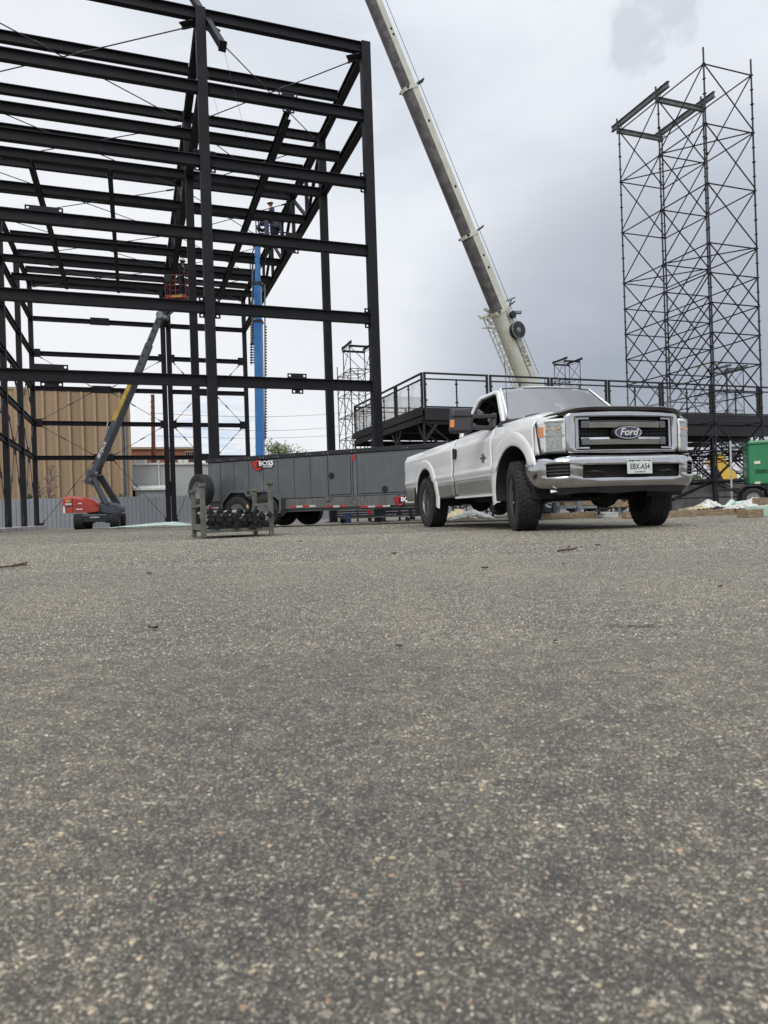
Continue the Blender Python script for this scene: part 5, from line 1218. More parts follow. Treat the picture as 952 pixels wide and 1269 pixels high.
MB().beam(lq(-.18, -1.385, .54), lq(.22, -1.385, .54), .01, .03).build('marking', M['textwhite'], f5)
MB().lathe([(.5, 0), (.5, .15), (.42, .18)], lq(0, 0, .68), (0, 0, 1), 20).build('slew_ring', M['liftdark'], LF)
# turret with long counterweight hood to the left
def hood(a0, a1, b0, b1, z0, prof, name, m_):
    mb = MB(); lo = []
    n = len(prof)
    for i, (t, zt, yk) in enumerate(prof):
        a = a0+(a1-a0)*t; bm_, bd = (b0+b1)/2, (b1-b0)/2*yk
        lo.append([lq(a, bm_-bd, z0+(.06 if i in (0, n-1) else 0)), lq(a, bm_+bd, z0+(.06 if i in (0, n-1) else 0)), lq(a, bm_+bd, zt-.12), lq(a, bm_+bd*.75, zt), lq(a, bm_-bd*.75, zt), lq(a, bm_-bd, zt-.12)])
    return mb.loft(lo, True, True).build(name, m_, LF, smooth=35)
hd_ = hood(-1.48, .12, -.75, .75, .78, [(0, 1.42, .8), (.03, 1.53, .95), (.3, 1.56, 1), (.62, 1.50, 1), (.85, 1.35, .98), (1.0, 1.12, .9)], 'engine_hood', M['red'])
MB().beam(lq(-1.46, -.77, 1.10), lq(.10, -.72, 1.08), .012, .025).build('hood_seam', M['liftdark'], hd_)
MB().beam(lq(-1.02, -.765, .80), lq(-1.02, -.755, 1.53), .02, .01, up=cxv).build('hood_seam', M['liftdark'], hd_)
MB().beam(lq(-1.30, -.772, 1.33), lq(-1.06, -.772, 1.33), .012, .12).build('decal', M['yellow'], hd_)
MB().beam(lq(-1.30, -.772, 1.18), lq(-1.04, -.772, 1.18), .012, .09).build('decal', M['textwhite'], hd_)
MB().beam(lq(-1.42, -.72, .95), lq(-1.34, -.74, .95), .012, .36).build('decal', M['textwhite'], hd_)
MB().beam(lq(-.78, -.772, 1.20), lq(-.62, -.772, 1.20), .012, .05).build('decal', M['textwhite'], hd_)
MB().beam(lq(-.86, -.772, .93), lq(-.58, -.77, .93), .012, .06).build('decal', M['textwhite'], hd_)
hood(.10, 1.15, -.55, .55, .72, [(0, 1.25, .9), (.4, 1.25, 1), (.75, 1.18, .95), (1, 1.0, .7)], 'turret', M['liftgrey'])
MB().beam(lq(.35, -.45, 1.2), lp_(114, 588, -.4), .10, .24, up=cxv).build('riser_link', M['liftdark'], LF)
MB().beam(lq(.45, -.57, 1.15), lp_(116, 592, -.48), .10, .18, up=cxv).build('riser_link', M['liftgrey'], LF)
MB().beam(lq(.85, .1, 1.1), lp_(124, 590, .1), .3, .28, up=cxv).build('tower_boom', M['liftdark'], LF)
MB().beam(lp_(112, 600, -.1), lp_(117, 583, -.1), .6, .5, up=cxv).build('knuckle', M['liftgrey'], LF, bevel=.03)
for px, py in ((112, 594), (115, 603), (119, 586)): MB().tube(lp_(px, py, -.62), lp_(px, py, -.5), .07, 10).build('pin', M['galv'], LF)
A0, A1, A2, A3 = lp_(116, 590), lp_(168, 470, 0), lp_(185, 427, 0), lp_(199, 391, 0)
upv = Vector((-1, 0, .45))
Bm = MB().beam(A0, A1, .34, .37, up=upv, w2=.32, h2=.34).build('main_boom', M['liftgrey'], LF, bevel=.01)
dv = (A1-A0).normalized(); nrm = dv.cross(Vector((0, 1, 0))).normalized()
if nrm.x > 0: nrm = -nrm
fc = Vector((0, -1, 0))
MB().beam(A0.lerp(A1, .56)+fc*.185+nrm*.10, A0.lerp(A1, .985)+fc*.185+nrm*.08, .19, .012, up=fc).build('decal', M['yellow'], Bm)
MB().beam(A0.lerp(A1, .02)+fc*.186-nrm*.14, A0.lerp(A1, .99)+fc*.182-nrm*.14, .14, .02, up=fc).build('boom_web', M['liftdark'], Bm)
Mt = frame_m(A0.lerp(A1, .26)+fc*.20+nrm*.05, dv, nrm); text_mesh('lettering', 'SKYJACK', .20, M['textwhite'], Bm, to_local(Mt, Bm), .004, sx=1.05, bold=.006, shear=.2)
MB().beam(A1, A2, .26, .30, up=upv).build('fly_boom', M['liftgrey'], LF); MB().beam(A2-dv*.3, A3, .20, .24, up=upv).build('fly_boom', M['liftgrey'], LF)
for k in range(7): MB().tube(A1.lerp(A3, .1+.13*k)+fc*.14, A1.lerp(A3, .1+.13*k)+fc*.16, .045, 8).build('boom_hole', M['under'], LF)
MB().beam(lp_(124, 588, -.1), lp_(127, 560, -.1), .11, .11).build('lift_ram', M['dkmetal'], LF); MB().tube(lp_(127, 562, -.1), lp_(134, 522, -.1), .035, 8).build('ram_rod', M['chrome'], LF)
MB().lathe([(0, -.18), (.17, -.18), (.17, .18), (0, .18)], A3, (0, 1, 0), 14).lathe([(0, -.2), (.09, -.2), (.09, .2), (0, .2)], A3+Vector((.25, 0, -.1)), (0, 1, 0), 12).build('jib_knuckle', M['galv'], LF)
BK = lp_(221, 372.5, .3)
MB().beam(A3, BK+Vector((-.35, 0, -.25)), .12, .16).build('jib', M['liftgrey'], LF); MB().beam(A3+Vector((.25, 0, -.1)), BK+Vector((-.15, 0, -.4)), .10, .10).build('jib', M['liftgrey'], LF)
MB().box(BK+Vector((.0, 0, -.28)), (.5, .3, .35)).build('rotator', M['liftdark'], LF)
def basket(parent, c, w, d, m_, hr=1.1, r_=.024, floor=.16):
    MB().box(c+Vector((0, 0, floor/2)), (w, d, floor)).build('basket_floor', m_, parent, bevel=.02); MB().box(c+Vector((0, 0, floor+.01)), (w*.94, d*.94, .01)).build('floor_plate', M['liftdark'], parent)
    for x in (-.5, 0, .5):
        for y in (-.5, .5): MB().tube(c+Vector((x*w*.98, y*d*.96, floor)), c+Vector((x*w*.98, y*d*.96, hr)), r_, 6).build('basket_post', m_, parent)
    for z in (.62, hr):
        for y in (-.5, .5): MB().tube(c+Vector((-w*.49, y*d*.96, z)), c+Vector((w*.49, y*d*.96, z)), r_, 6).build('basket_rail', m_, parent)
        for x in (-.5, .5): MB().tube(c+Vector((x*w*.98, -d*.48, z)), c+Vector((x*w*.98, d*.48, z)), r_, 6).build('basket_rail', m_, parent)
M['redshade'] = mat('red basket paint darkened for shade', (.26, .02, .022), .45, var=.15)  # machine red made darker: the shade on the basket is in the colour
basket(LF, BK, 1.0, .8, M['redshade'], r_=.022)
MB().box(BK+Vector((-.35, -.3, .95)), (.3, .25, .3)).build('control_box', M['liftdark'], LF)
MB().box(BK+Vector((.05, -.405, .09)), (.5, .01, .08)).build('decal', M['yellow'], LF)
person(BK+Vector((.18, .05, .17)), R(75), 'worker in a dark jacket and white hard hat standing in the red basket', M['workwear'])
# ================================================================ blue boom lift
YB = 33.5
M['liftblue'] = mat('bright blue boom paint', (.035, .20, .52), .4, var=.08, scale=2, coat=.3, dirt_or_sheen=((.02, .06, .14), 5, .62, .8, .35)); M['darkblue'] = mat('dark blue basket paint', (.015, .03, .11), .5, var=.2)
bb = at(324, 648, YB); bb.z = gz(YB)
BL = thing('boom_lift', bb, 'blue telescopic boom lift with its boom raised straight up behind the trailer', 'boom lift')
def bq(a, b, z): return Vector((bb.x+a, bb.y+b, bb.z+z))
MB().beam(bq(0, -1.6, .65), bq(0, 1.6, .65), 1.5, .4).build('chassis', M['liftblue'], BL, bevel=.05)
for a in (-1, 1):
    for b in (-1.3, 1.3): wheel_parts(BL, .5, .4, bq(a, b, .5), (1 if a > 0 else -1, 0, 0), .24, M['galv'], blocks=14, spokes=6)
MB().beam(bq(0, -.9, 1.3), bq(0, 1.4, 1.3), 1.9, .7).build('turret', M['liftblue'], BL, bevel=.08)
def q_(px, py, dy=0): return at(px, py, YB+dy)
S0, S1, S2, S3 = q_(323.2, 600), q_(320.2, 399), q_(319.3, 352), q_(319.3, 300)
MB().beam(bq(-.15, 0, 1.4), S0, .46, .42, up=(1, 0, 0)).build('boom_section', M['liftblue'], BL, bevel=.01)
MB().beam(S0, S1, .42, .38, up=(1, 0, 0)).build('boom_section', M['liftblue'], BL, bevel=.01); MB().beam(S1+Vector((0, 0, -.3)), S2, .36, .32, up=(1, 0, 0)).build('boom_section', M['liftblue'], BL, bevel=.01); MB().beam(S2+Vector((0, 0, -.3)), S3, .27, .24, up=(1, 0, 0)).build('boom_section', M['liftblue'], BL, bevel=.01)
for p_ in (S1, S2): MB().box(p_, (.45, .45, .12)).build('boom_collar', M['liftdark'], BL)
MB().tube(q_(313.2, 428), q_(313.2, 325), .045, 8).build('feed_tube', M['galv'], BL); MB().tube(q_(328.8, 545), q_(328.3, 353), .035, 8).build('feed_tube', M['galv'], BL)
for k in range(13):
    y_ = 402+2.0*k; MB().box(q_(313, y_), (.20, .12, .035)).build('cable_track_link', M['dkmetal'], BL)
for k in range(8): MB().box(q_(313, 427+3.2*k), (.24, .08, .05)).build('track_step', M['darkblue'], BL)
MB().beam(q_(311.6, 452), q_(311.6, 425), .04, .04).build('track_side', M['darkblue'], BL)
for k in range(40): MB().box(q_(329.3+.012*k, 405+3.5*k), (.10, .10, .05)).build('cable_track_link', M['dkmetal'], BL)
MB().path([q_(317, 303), q_(312, 315), q_(310, 330), q_(314, 345)], .03, 6).build('hose', M['dkmetal'], BL); MB().path([q_(328, 300), q_(331, 312), q_(328, 330)], .03, 6).build('hose', M['dkmetal'], BL)
MB().box(S3, (.5, .4, .35)).build('boom_head', M['dkmetal'], BL); MB().beam(S3, q_(334, 308, -.1), .2, .2).beam(q_(334, 308, -.1), q_(336, 300, -.1), .3, .3).build('jib', M['dkmetal'], BL)
bk2 = q_(335, 300, -.1); basket(BL, bk2, 1.2, .9, M['darkblue'], r_=.028)
MB().box(bk2+Vector((-.1, -.46, .62)), (.16, .05, .95)).build('basket_panel', M['darkblue'], BL); MB().box(bk2+Vector((.38, -.3, .8)), (.2, .3, .5)).build('control_box', M['dkmetal'], BL)
MB().lathe([(.12, -.1), (.22, -.1), (.22, .1), (.12, .1)], q_(325, 281, -.3), (.3, -1, 0), 16, closed=True).path([q_(322, 294, -.3), q_(321, 283, -.3), q_(325, 275, -.3), q_(332, 273, -.3)], .025, 6).build('hose_reel', M['dkmetal'], BL)
person(bk2+Vector((.12, .1, .17)), R(-60), 'worker in a blue jacket seen behind the beams in the dark blue basket', mat('navy jacket', (.02, .035, .09), .85))
# ================================================================ green generator trailer
M['green'] = mat('green generator paint', (.015, .19, .075), .42, var=.07, scale=2, coat=.25, dirt_or_sheen=((.03, .10, .05), 2, .6, .8, .4))
g0 = at(928.5, 601, 22.0); gdir = Vector((math.cos(-.36), math.sin(-.36), 0)); gn_ = Vector((math.sin(.36), math.cos(.36), 0))
GN = thing('generator', (g0.x, g0.y, gz(22)), 'green towable generator on a black twin wheel trailer at the right edge', 'generator')
def gp(a, b, z): p = Vector((g0.x, g0.y, 0))+gdir*a+gn_*b; return Vector((p.x, p.y, z))
zb, zt = g0.z, at(923.5, 546.5, 22.0).z
body = MB().beam(gp(0, .6, (zb+zt)/2), gp(3.6, .6, (zb+zt)/2), 1.2, zt-zb).build('enclosure', M['green'], GN, bevel=.05)
MB().beam(gp(-.01, .6, zt-.12), gp(3.6, .6, zt-.12), 1.23, .02).build('lid_seam', M['under'], body)
for a, z, w, h in ((.16, zb+.70, .17, .09), (.16, zb+.06, .16, .07), (.60, zb+.06, .16, .07), (.62, zb+.70, .15, .07)): MB().beam(gp(a, -.012, z), gp(a+w, -.012, z), .02, h).build('decal', mat('pale sticker', (.62, .60, .45), .5), body)
o_ = MB().beam(gp(.20, -.01, zb+.42), gp(.52, -.01, zb+.42), .02, .11).build('vent', M['under'], body); 
for k in range(3): MB().beam(gp(.21, -.02, zb+.385+.035*k), gp(.51, -.02, zb+.385+.035*k), .012, .012).build('louvre', M['green'], o_)
MB().beam(gp(.56, -.01, zb+.58), gp(.9, -.01, zb+.58), .02, .12).build('vent', M['under'], body)
MB().beam(gp(-.05, .6, zb-.10), gp(3.7, .6, zb-.10), 1.1, .18).build('chassis', M['black'], GN)
for a in (.10, .98):
    for b in (-.02, 1.22): wheel_parts(GN, .33, .2, gp(a, b, .33), gn_*(-1 if b < .5 else 1), .18, M['galv'], blocks=0, spokes=5)
for a in (.10, .98): MB().path([gp(a-.40, -.02, .35), gp(a-.36, -.02, .60), gp(a-.2, -.02, .72), gp(a+.2, -.02, .72), gp(a+.36, -.02, .60), gp(a+.40, -.02, .35)], .05, 4).build('mudguard', M['black'], GN)
MB().beam(gp(-.9, .6, zb-.12), gp(0, .6, zb-.12), .1, .1).build('drawbar', M['black'], GN)
# white pole in front of the platform
p0, p1 = at(907.5, 628, 23.0), at(905.3, 546.5, 23.0)
tag(MB().tube(p0, p1, .03, 8).build('pole', mat('weathered white pole', (.55, .55, .52), .6)), 'thin pale upright pole left of the green generator', 'pole')
# ================================================================ concrete barrier wall behind the platform legs
for k, kn in zip(range(2, 6), ('first', 'second', 'third', 'fourth')):
    a = 6.0+2.45*k; p, q = DPt(a, 2.6, 0), DPt(a+2.43, 2.6, 0)
    o = MB().beam(Vector((p.x, p.y, .42)), Vector((q.x, q.y, .42)), .6, 1.05).build('concrete_barrier', M['conc'], bevel=.02)
    tag(o, '%s grey concrete barrier from the truck in the row behind the platform legs' % kn, 'barrier', 'concrete barriers behind the platform')
# ================================================================ timbers, boxes and plastic sheeting
def timber(p, q, w, h, lab, m_='wood', name='timber', cat='timber', z=0):
    p, q = Vector(p), Vector(q); p.z = q.z = h/2+z
    o = MB().beam(p, q, w, h).build(name, M[m_], bevel=.006); return tag(o, lab, cat)
def gy(px, Y, z=0): p = at(px, 630, Y); return Vector((p.x, Y, z))
timber(gy(668, 15.0), gy(741, 15.3), .16, .13, 'light brown square timber on the ground under the truck front axle')
timber(gy(773, 13.2), gy(921, 13.8), .16, .12, 'long brown timber on the ground right of the truck')
timber(gy(920, 11.1), gy(939, 11.25), .22, .135, 'short thick brown timber block on the asphalt at the right edge')
timber(gy(938, 13.6), gy(1010, 14.2), .2, .16, 'dark brown timber behind the pale foam at the right edge', z=.16)
timber(gy(905, 16.0), gy(1010, 16.9), .16, .15, 'weathered timber lying behind the sheets at right', z=.1)
timber(gy(693, 16.5), gy(745, 16.8), .5, .10, 'stacked light boards raised on a steel stand under the truck', z=.28)
timber(gy(693, 16.52), gy(745, 16.82), .5, .07, 'second layer of light boards on top of the stack under the truck', z=.385)
timber(gy(750, 16.0), gy(800, 16.3), .3, .14, 'light wooden crate end seen between the truck front wheels', z=.22)
stn_ = thing('steel_stand', gy(705, 16.2), 'grey steel trestle under the board stack seen below the truck', 'stand')
for px in (690, 716, 766):
    MB().beam(gy(px, 16.1, .05), gy(px, 16.1, .40), .10, .10, up=SU).build('leg', M['galv'], stn_)
MB().beam(gy(688, 16.05, .26), gy(718, 16.1, .26), .08, .07).build('rail', M['galv'], stn_); MB().beam(gy(716, 16.05, .24), gy(768, 16.1, .24), .08, .06).build('rail', M['galv'], stn_)
tag(MB().box(gy(752, 15.0, .06), (.42, .2, .12)).build('white_block', mat('white foam', (.6, .62, .58), .8), bevel=.01), 'small white block between the two timbers under the truck', 'block')
M['sheet'] = mat('dusty white plastic sheet', (.58, .57, .52), .5, var=.1, scale=5, trans=.0); M['mint'] = mat('pale green foam', (.50, .64, .55), .7, var=.08, scale=6); M['tansheet'] = mat('pale yellow sheet', (.50, .44, .28), .7, var=.1)
def crumple(px0, px1, Y, h, m_, lab, seed, name='plastic_sheet', cat='plastic sheet', z0=0, peak=.4, dep=.7, rough=.05):
    rg = random.Random(seed); a, b = gy(px0, Y), gy(px1, Y); n, m5 = 26, 9; rows = []
    for i in range(n+1):
        t = i/n; row = []
        for j in range(m5+1):
            v = j/m5; env = max(0, (t/peak if t < peak else (1-t)/(1-peak)))**.8*math.sin(math.pi*min(1, max(0, v*.9+.05)))**.7
            row.append((a.x+(b.x-a.x)*t+rg.uniform(-1, 1)*.02, Y+(b.y-a.y)*t+(v-.5)*dep+rg.uniform(-.02, .02), max(.003, z0+h*env*(1+rg.uniform(-1, 1)*.16)+rg.uniform(0, rough*.5))))
        rows.append(row)
    o = MB().grid(rows).build(name, M[m_], smooth=25, solid=.003); return tag(o, lab, cat)
crumple(862, 900, 14.6, .19, 'sheet', 'white crumpled plastic sheet heaped behind the long timber', 1, z0=.11, peak=.4)
crumple(848, 872, 14.5, .08, 'tansheet', 'pale yellow sheet scrap left of the white plastic heap', 2, z0=.11, peak=.8)
crumple(902, 945, 13.9, .20, 'sheet', 'wide white plastic sheet heap in front of the green generator', 3, z0=.11, peak=.85)
crumple(556, 612, 18.0, .26, 'sheet', 'flat crumpled white plastic lying behind the truck rear wheel', 4, peak=.55)
crumple(537, 556, 18.5, .18, 'sheet', 'small crumpled white plastic beside the truck rear tyre', 5, peak=.4)
crumple(545, 590, 20.0, .30, 'tansheet', 'low heap of yellowish packaging behind the white plastic under the truck', 6, peak=.5)
crumple(140, 236, 27.5, .16, 'mint', 'pale green foam sheet lying flat in front of the left footing', 7, name='foam_sheet', cat='foam sheet', peak=.75, dep=2.0, rough=.02)
o = MB().lathe([(0, -.3), (.055, -.28), (.06, .24), (0, .26)], at(899, 631, 14.3), (1, .1, .9), 14).build('foam_roll', M['mint']); tag(o, 'pale green foam roll leaning between the two plastic heaps', 'foam roll')
o = MB().lathe([(0, -.33), (.05, -.31), (.05, .31), (0, .33)], at(920, 623.5, 14.6), (1, .1, .1), 12).build('foam_roll', M['mint']); tag(o, 'slim mint foam roll lying on top of the heap beside the generator wheel', 'foam roll')
o = MB().beam(gy(939, 11.6, .09), gy(1000, 12.1, .09), .5, .18).build('foam_block', M['mint'], bevel=.01); tag(o, 'pale mint foam slab on the ground at the right edge', 'foam slab')
o = MB().box(at(141, 657.5, 26)+Vector((0, 0, .02)), (.24, .2, .14)).build('timber_block', M['wood'], bevel=.01); tag(o, 'small dark wooden block at the left end of the green foam sheet', 'block')
# odds and ends below the trailer; black slab stacks added as dark fill
for px0, px1, Y, z0, z1, lab in ((418, 466, 22.4, .14, .52, 'low black slabs added to fill the dark area under the trailer, left stack'), (470, 520, 22.9, .10, .60, 'low black slabs added to fill the dark area under the trailer, right stack')):
    T = thing('dark_fill_stack', gy((px0+px1)/2, Y), lab, 'dark fill'); nl = 5
    for k in range(nl): a, b = gy(px0, Y, z0+(z1-z0)*(k+.5)/nl), gy(px1-3*(k % 2), Y, z0+(z1-z0)*(k+.5)/nl); MB().beam(a, b, 1.1, (z1-z0)/nl-.02).build('fill_slab', M['black'], T)
    for px in (px0+5, px1-8): MB().beam(gy(px, Y, 0), gy(px, Y, z0), .1, .1, up=SU).build('bearer', M['wood'], T)
tag(MB().lathe([(0, 0), (.11, 0), (.12, .26), (0, .26)], gy(430, 20.5), (0, 0, 1), 16).build('bucket', M['darkblue']), 'dark blue bucket on the ground seen under the trailer', 'bucket')
tag(MB().lathe([(0, 0), (.03, 0), (.04, .03), (.04, .16), (0, .18)], gy(458, 19.5, .2), (0, 0, 1), 10).build('red_bottle', M['logored']), 'tiny red bottle seen under the trailer right of the blue bucket', 'bottle')
for px0, px1, Y, k in ((424, 470, 19.0, 'first'), (468, 505, 19.2, 'second')):
    T = thing('floor_dolly', gy((px0+px1)/2, Y), 'low steel dolly frame on small wheels under the trailer, %s' % ('left one' if k == 'first' else 'right one'), 'dolly')
    a, b = gy(px0, Y, .15), gy(px1, Y, .15); MB().beam(a, b, .08, .04).beam(a+Vector((0, .6, 0)), b+Vector((0, .6, 0)), .08, .04).beam(a, a+Vector((0, .6, 0)), .06, .03).beam(b, b+Vector((0, .6, 0)), .06, .03).build('deck', M['galv'], T)
    for q in (a, b):
        for d_ in (0, .6): MB().lathe([(0, -.02), (.06, -.02), (.06, .02), (0, .02)], Vector((q.x, q.y+d_, .06)), (0, 1, 0), 10).build('wheel', M['rubber'], T)
# ================================================================ yellow machine boom beyond the platform
ym = mat('yellow machine paint', (.62, .40, .05), .45, var=.1, scale=1, dirt_or_sheen=((.30, .22, .08), 3, .55, .8, .4))
y0, y1 = at(884, 567, 42), at(905, 596, 42)
EX = thing('yellow_machine', (y1.x, 42, -.1), 'yellow machine boom sloping down beyond the concrete barriers under the platform', 'machine')
MB().beam(y0, y1, .5, .9).build('boom', ym, EX, bevel=.05); MB().beam(at(880, 562, 42), y0+(y1-y0)*.1, .4, .5).build('boom_tip', M['dkmetal'], EX); MB().box(y1+Vector((1.0, .2, -.9)), (2.4, 1.6, 1.0)).build('body', ym, EX, bevel=.1)
MB().beam(y0+Vector((-.1, -.3, -.6)), y1+Vector((-.6, -.3, -.2)), .1, .3).build('ram', M['dkmetal'], EX)
for k in (-1, 1): MB().lathe([(0, -.2), (.5, -.2), (.5, .2), (0, .2)], y1+Vector((1.0+.9*k, -.6, -1.5)), (0, 1, 0), 16).build('wheel', M['rubber'], EX)
# ================================================================ fence wall, buildings, trees
YW = 48.0
wp = at(60, 654, YW); w0 = Vector((wp.x, YW, 0)); M['fence'] = mat('light grey sheet fence', (.27, .285, .31), .55, var=.05, scale=.8, stretch=(1, 1, .4), dirt_or_sheen=((.20, .20, .20), 1.5, .55, .8, .4))
FN = thing('site_fence', (w0.x, w0.y, -.12), 'low light grey sheet metal fence running along the back of the yard', 'fence')
def wpnt(a, off, z): p = w0+SU*a+SV*off; return Vector((p.x, p.y, z))
npan = 24
for k in range(npan):
    a0_ = -9+k*2.2
    o = MB()
    o.beam(wpnt(a0_+.01, 0, .92), wpnt(a0_+2.19, 0, .92), .04, 2.08)
    for j in range(8): o.beam(wpnt(a0_+.14+.275*j, -.03, -.1), wpnt(a0_+.14+.275*j, -.03, 1.94), .05, .03, up=SU)
    o.build('fence_panel', M['fence'], FN)
# tan ribbed building
YT = 70.0; t0 = at(45, 482, YT); tz = t0.z; tb0 = Vector((t0.x, YT, 0))
M['tan'] = mat('tan ribbed wall', (.31, .215, .13), .8, var=.10, scale=.35, stretch=(1, 1, .25), dirt_or_sheen=((.22, .15, .10), 1.3, .60, .82, .45)); M['tanl'] = mat('lighter tan trim', (.34, .25, .16), .75, var=.06)
def tpn(a, off, z): p = tb0+SU*a+SV*off; return Vector((p.x, p.y, z))
def ax_(px, off=0, org=tb0):
    r_ = at(px, 560, 1.0); r_ = Vector((r_.x, 1, 0)); o = org+SV*off; n_ = Vector((r_.y, -r_.x, 0)); return -(o.dot(n_))/(SU.dot(n_))
TB = thing('tan_building', (tb0.x, YT, -.12), 'tall tan industrial building with vertical ribbed wall panels behind the fence', 'building')
aR = ax_(150); aE = ax_(162.5); pwid = (aR-ax_(45))/6.6
k = 0
while aR-k*pwid > -18:
    a1_, a0_ = aR-k*pwid, aR-(k+1)*pwid
    o = MB().beam(tpn(a0_+.02, 0, tz/2-.1), tpn(a1_-.02, 0, tz/2-.1), .2, tz+.1).build('wall_panel', M['tan'], TB)
    MB().beam(tpn(a1_, -.2, -.1), tpn(a1_, -.2, tz-.05), .22, .26, up=SU).build('rib', M['tanl'], o)
    k += 1
MB().beam(tpn(aR+.02, .2, tz/2-.1), tpn(aE, .2, tz/2-.1), .2, tz+.1).build('end_bay', M['tanl'], TB)
MB().beam(tpn(-18, -.02, tz), tpn(aE+.05, -.02, tz), .35, .25).build('parapet_cap', M['tanl'], TB)
MB().hexa([tpn(aE-.02, .3, -.1), tpn(aE, .3, -.1), tpn(aE, 18, -.1), tpn(aE-.3, 18, -.1), tpn(aE-.02, .3, tz), tpn(aE, .3, tz), tpn(aE, 18, tz), tpn(aE-.3, 18, tz)]).build('side_wall', M['tan'], TB)
for px in (152.5, 156): MB().tube(tpn(ax_(px), -.1, -.1), tpn(ax_(px), -.1, tz-.4), .09, 8).build('downpipe', M['galv'], TB)
MB().beam(tpn(ax_(98), -.4, 4.6), tpn(ax_(113), -.4, 4.6), .08, .08).build('pipe', M['tanl'], TB)
# grey building with conduit and a small lean-to
YG = 76.0; q0 = at(163, 575, YG); gb0 = Vector((q0.x, YG, 0)); zg = q0.z
GB = thing('grey_building', (gb0.x, YG, -.12), 'plain light grey block building with white conduits to the right of the tan building', 'building')
def gpn(a, off, z): p = gb0+SU*a+SV*off; return Vector((p.x, p.y, z))
M['greyw'] = mat('light grey block wall', (.36, .37, .365), .85, var=.05, scale=.5, dirt_or_sheen=((.28, .28, .27), 1.2, .55, .8, .4)); M['pipew'] = mat('white conduit', (.6, .6, .57), .6)
MB().hexa([gpn(0, 0, -.1), gpn(16, 0, -.1), gpn(16, 8, -.1), gpn(0, 8, -.1), gpn(0, 0, zg), gpn(16, 0, zg), gpn(16, 8, zg), gpn(0, 8, zg)]).build('wall', M['greyw'], GB)
MB().beam(gpn(-.1, -.08, zg), gpn(16, -.08, zg), .2, .22).build('pale_edge_strip', M['pipew'], GB)
def gax(px): return ax_(px, 0, gb0)
for px, z0 in ((162, -.1), (196, 3.2)): MB().tube(gpn(gax(px), -.15, z0), gpn(gax(px), -.15, zg+.4), .09, 8).build('conduit', M['pipew'], GB)
w_ = MB().beam(gpn(gax(205), -.06, at(205, 605, YG).z), gpn(gax(212), -.06, at(205, 605, YG).z), .1, 1.6).build('window', M['sideglass'], GB)
l0 = gax(166); l1 = gax(202); zl = at(184, 603.5, YG).z
LT = MB().hexa([gpn(l0, -2, -.1), gpn(l1, -2, -.1), gpn(l1, -.1, -.1), gpn(l0, -.1, -.1), gpn(l0, -2, zl-.3), gpn(l1, -2, zl-.3), gpn(l1, -.1, zl-.1), gpn(l0, -.1, zl-.1)]).build('lean_to', M['fence'], GB)
MB().hexa([gpn(l0-.2, -2.3, zl-.4), gpn(l1+.2, -2.3, zl-.4), gpn(l1+.2, -.1, zl), gpn(l0-.2, -.1, zl), gpn(l0-.2, -2.3, zl-.15), gpn(l1+.2, -2.3, zl-.15), gpn(l1+.2, -.1, zl+.2), gpn(l0-.2, -.1, zl+.2)]).build('lean_to_roof', M['pipew'], LT)
for k in range(9): MB().beam(gpn(l0+(l1-l0)*(k+.5)/9, -2.05, -.1), gpn(l0+(l1-l0)*(k+.5)/9, -2.05, zl-.35), .06, .05, up=SU).build('rib', M['greyw'], LT)
for px in (165, 171, 178, 225, 231): MB().box(gpn(gax(px), 1.5, zg+.25)+Vector((0, 0, .1)), (.5, .5, .6)).build('roof_unit', M['pipew'], GB)
# brick coloured building
YR = 96.0; b0_ = at(163, 555.5, YR); rb0 = Vector((b0_.x, YR, 0)); M['brick'] = mat('orange brown clad wall', (.25, .10, .06), .85, var=.12, scale=.6)
BR = thing('brick_building', (rb0.x, YR, -.12), 'orange brown building seen above the roof of the grey building', 'building')
def bpn(a, off, z): p = rb0+SU*a+SV*off; return Vector((p.x, p.y, z))
def bax(px): return ax_(px, 0, rb0)
MB().hexa([bpn(-6, 0, -.1), bpn(bax(241), 0, -.1), bpn(bax(241), 12, -.1), bpn(-6, 12, -.1), bpn(-6, 0, b0_.z), bpn(bax(241), 0, b0_.z), bpn(bax(241), 12, b0_.z), bpn(-6, 12, b0_.z)]).build('wall', M['brick'], BR)
MB().beam(bpn(-6, -.1, b0_.z), bpn(bax(241)+.1, -.1, b0_.z), .3, .3).build('coping', M['tanl'], BR)
wz_ = at(235, 562.5, YR).z; fr_ = MB().beam(bpn(bax(229), -.1, wz_), bpn(bax(240.5), -.1, wz_), .2, 1.25).build('window', M['tanl'], BR)
MB().beam(bpn(bax(230), -.22, wz_), bpn(bax(239.8), -.22, wz_), .06, 1.0).build('pane', M['sideglass'], fr_)
for k in range(1, 4): MB().beam(bpn(bax(230+2.5*k), -.27, wz_-.5), bpn(bax(230+2.5*k), -.27, wz_+.5), .06, .04).build('mullion', M['tanl'], fr_)
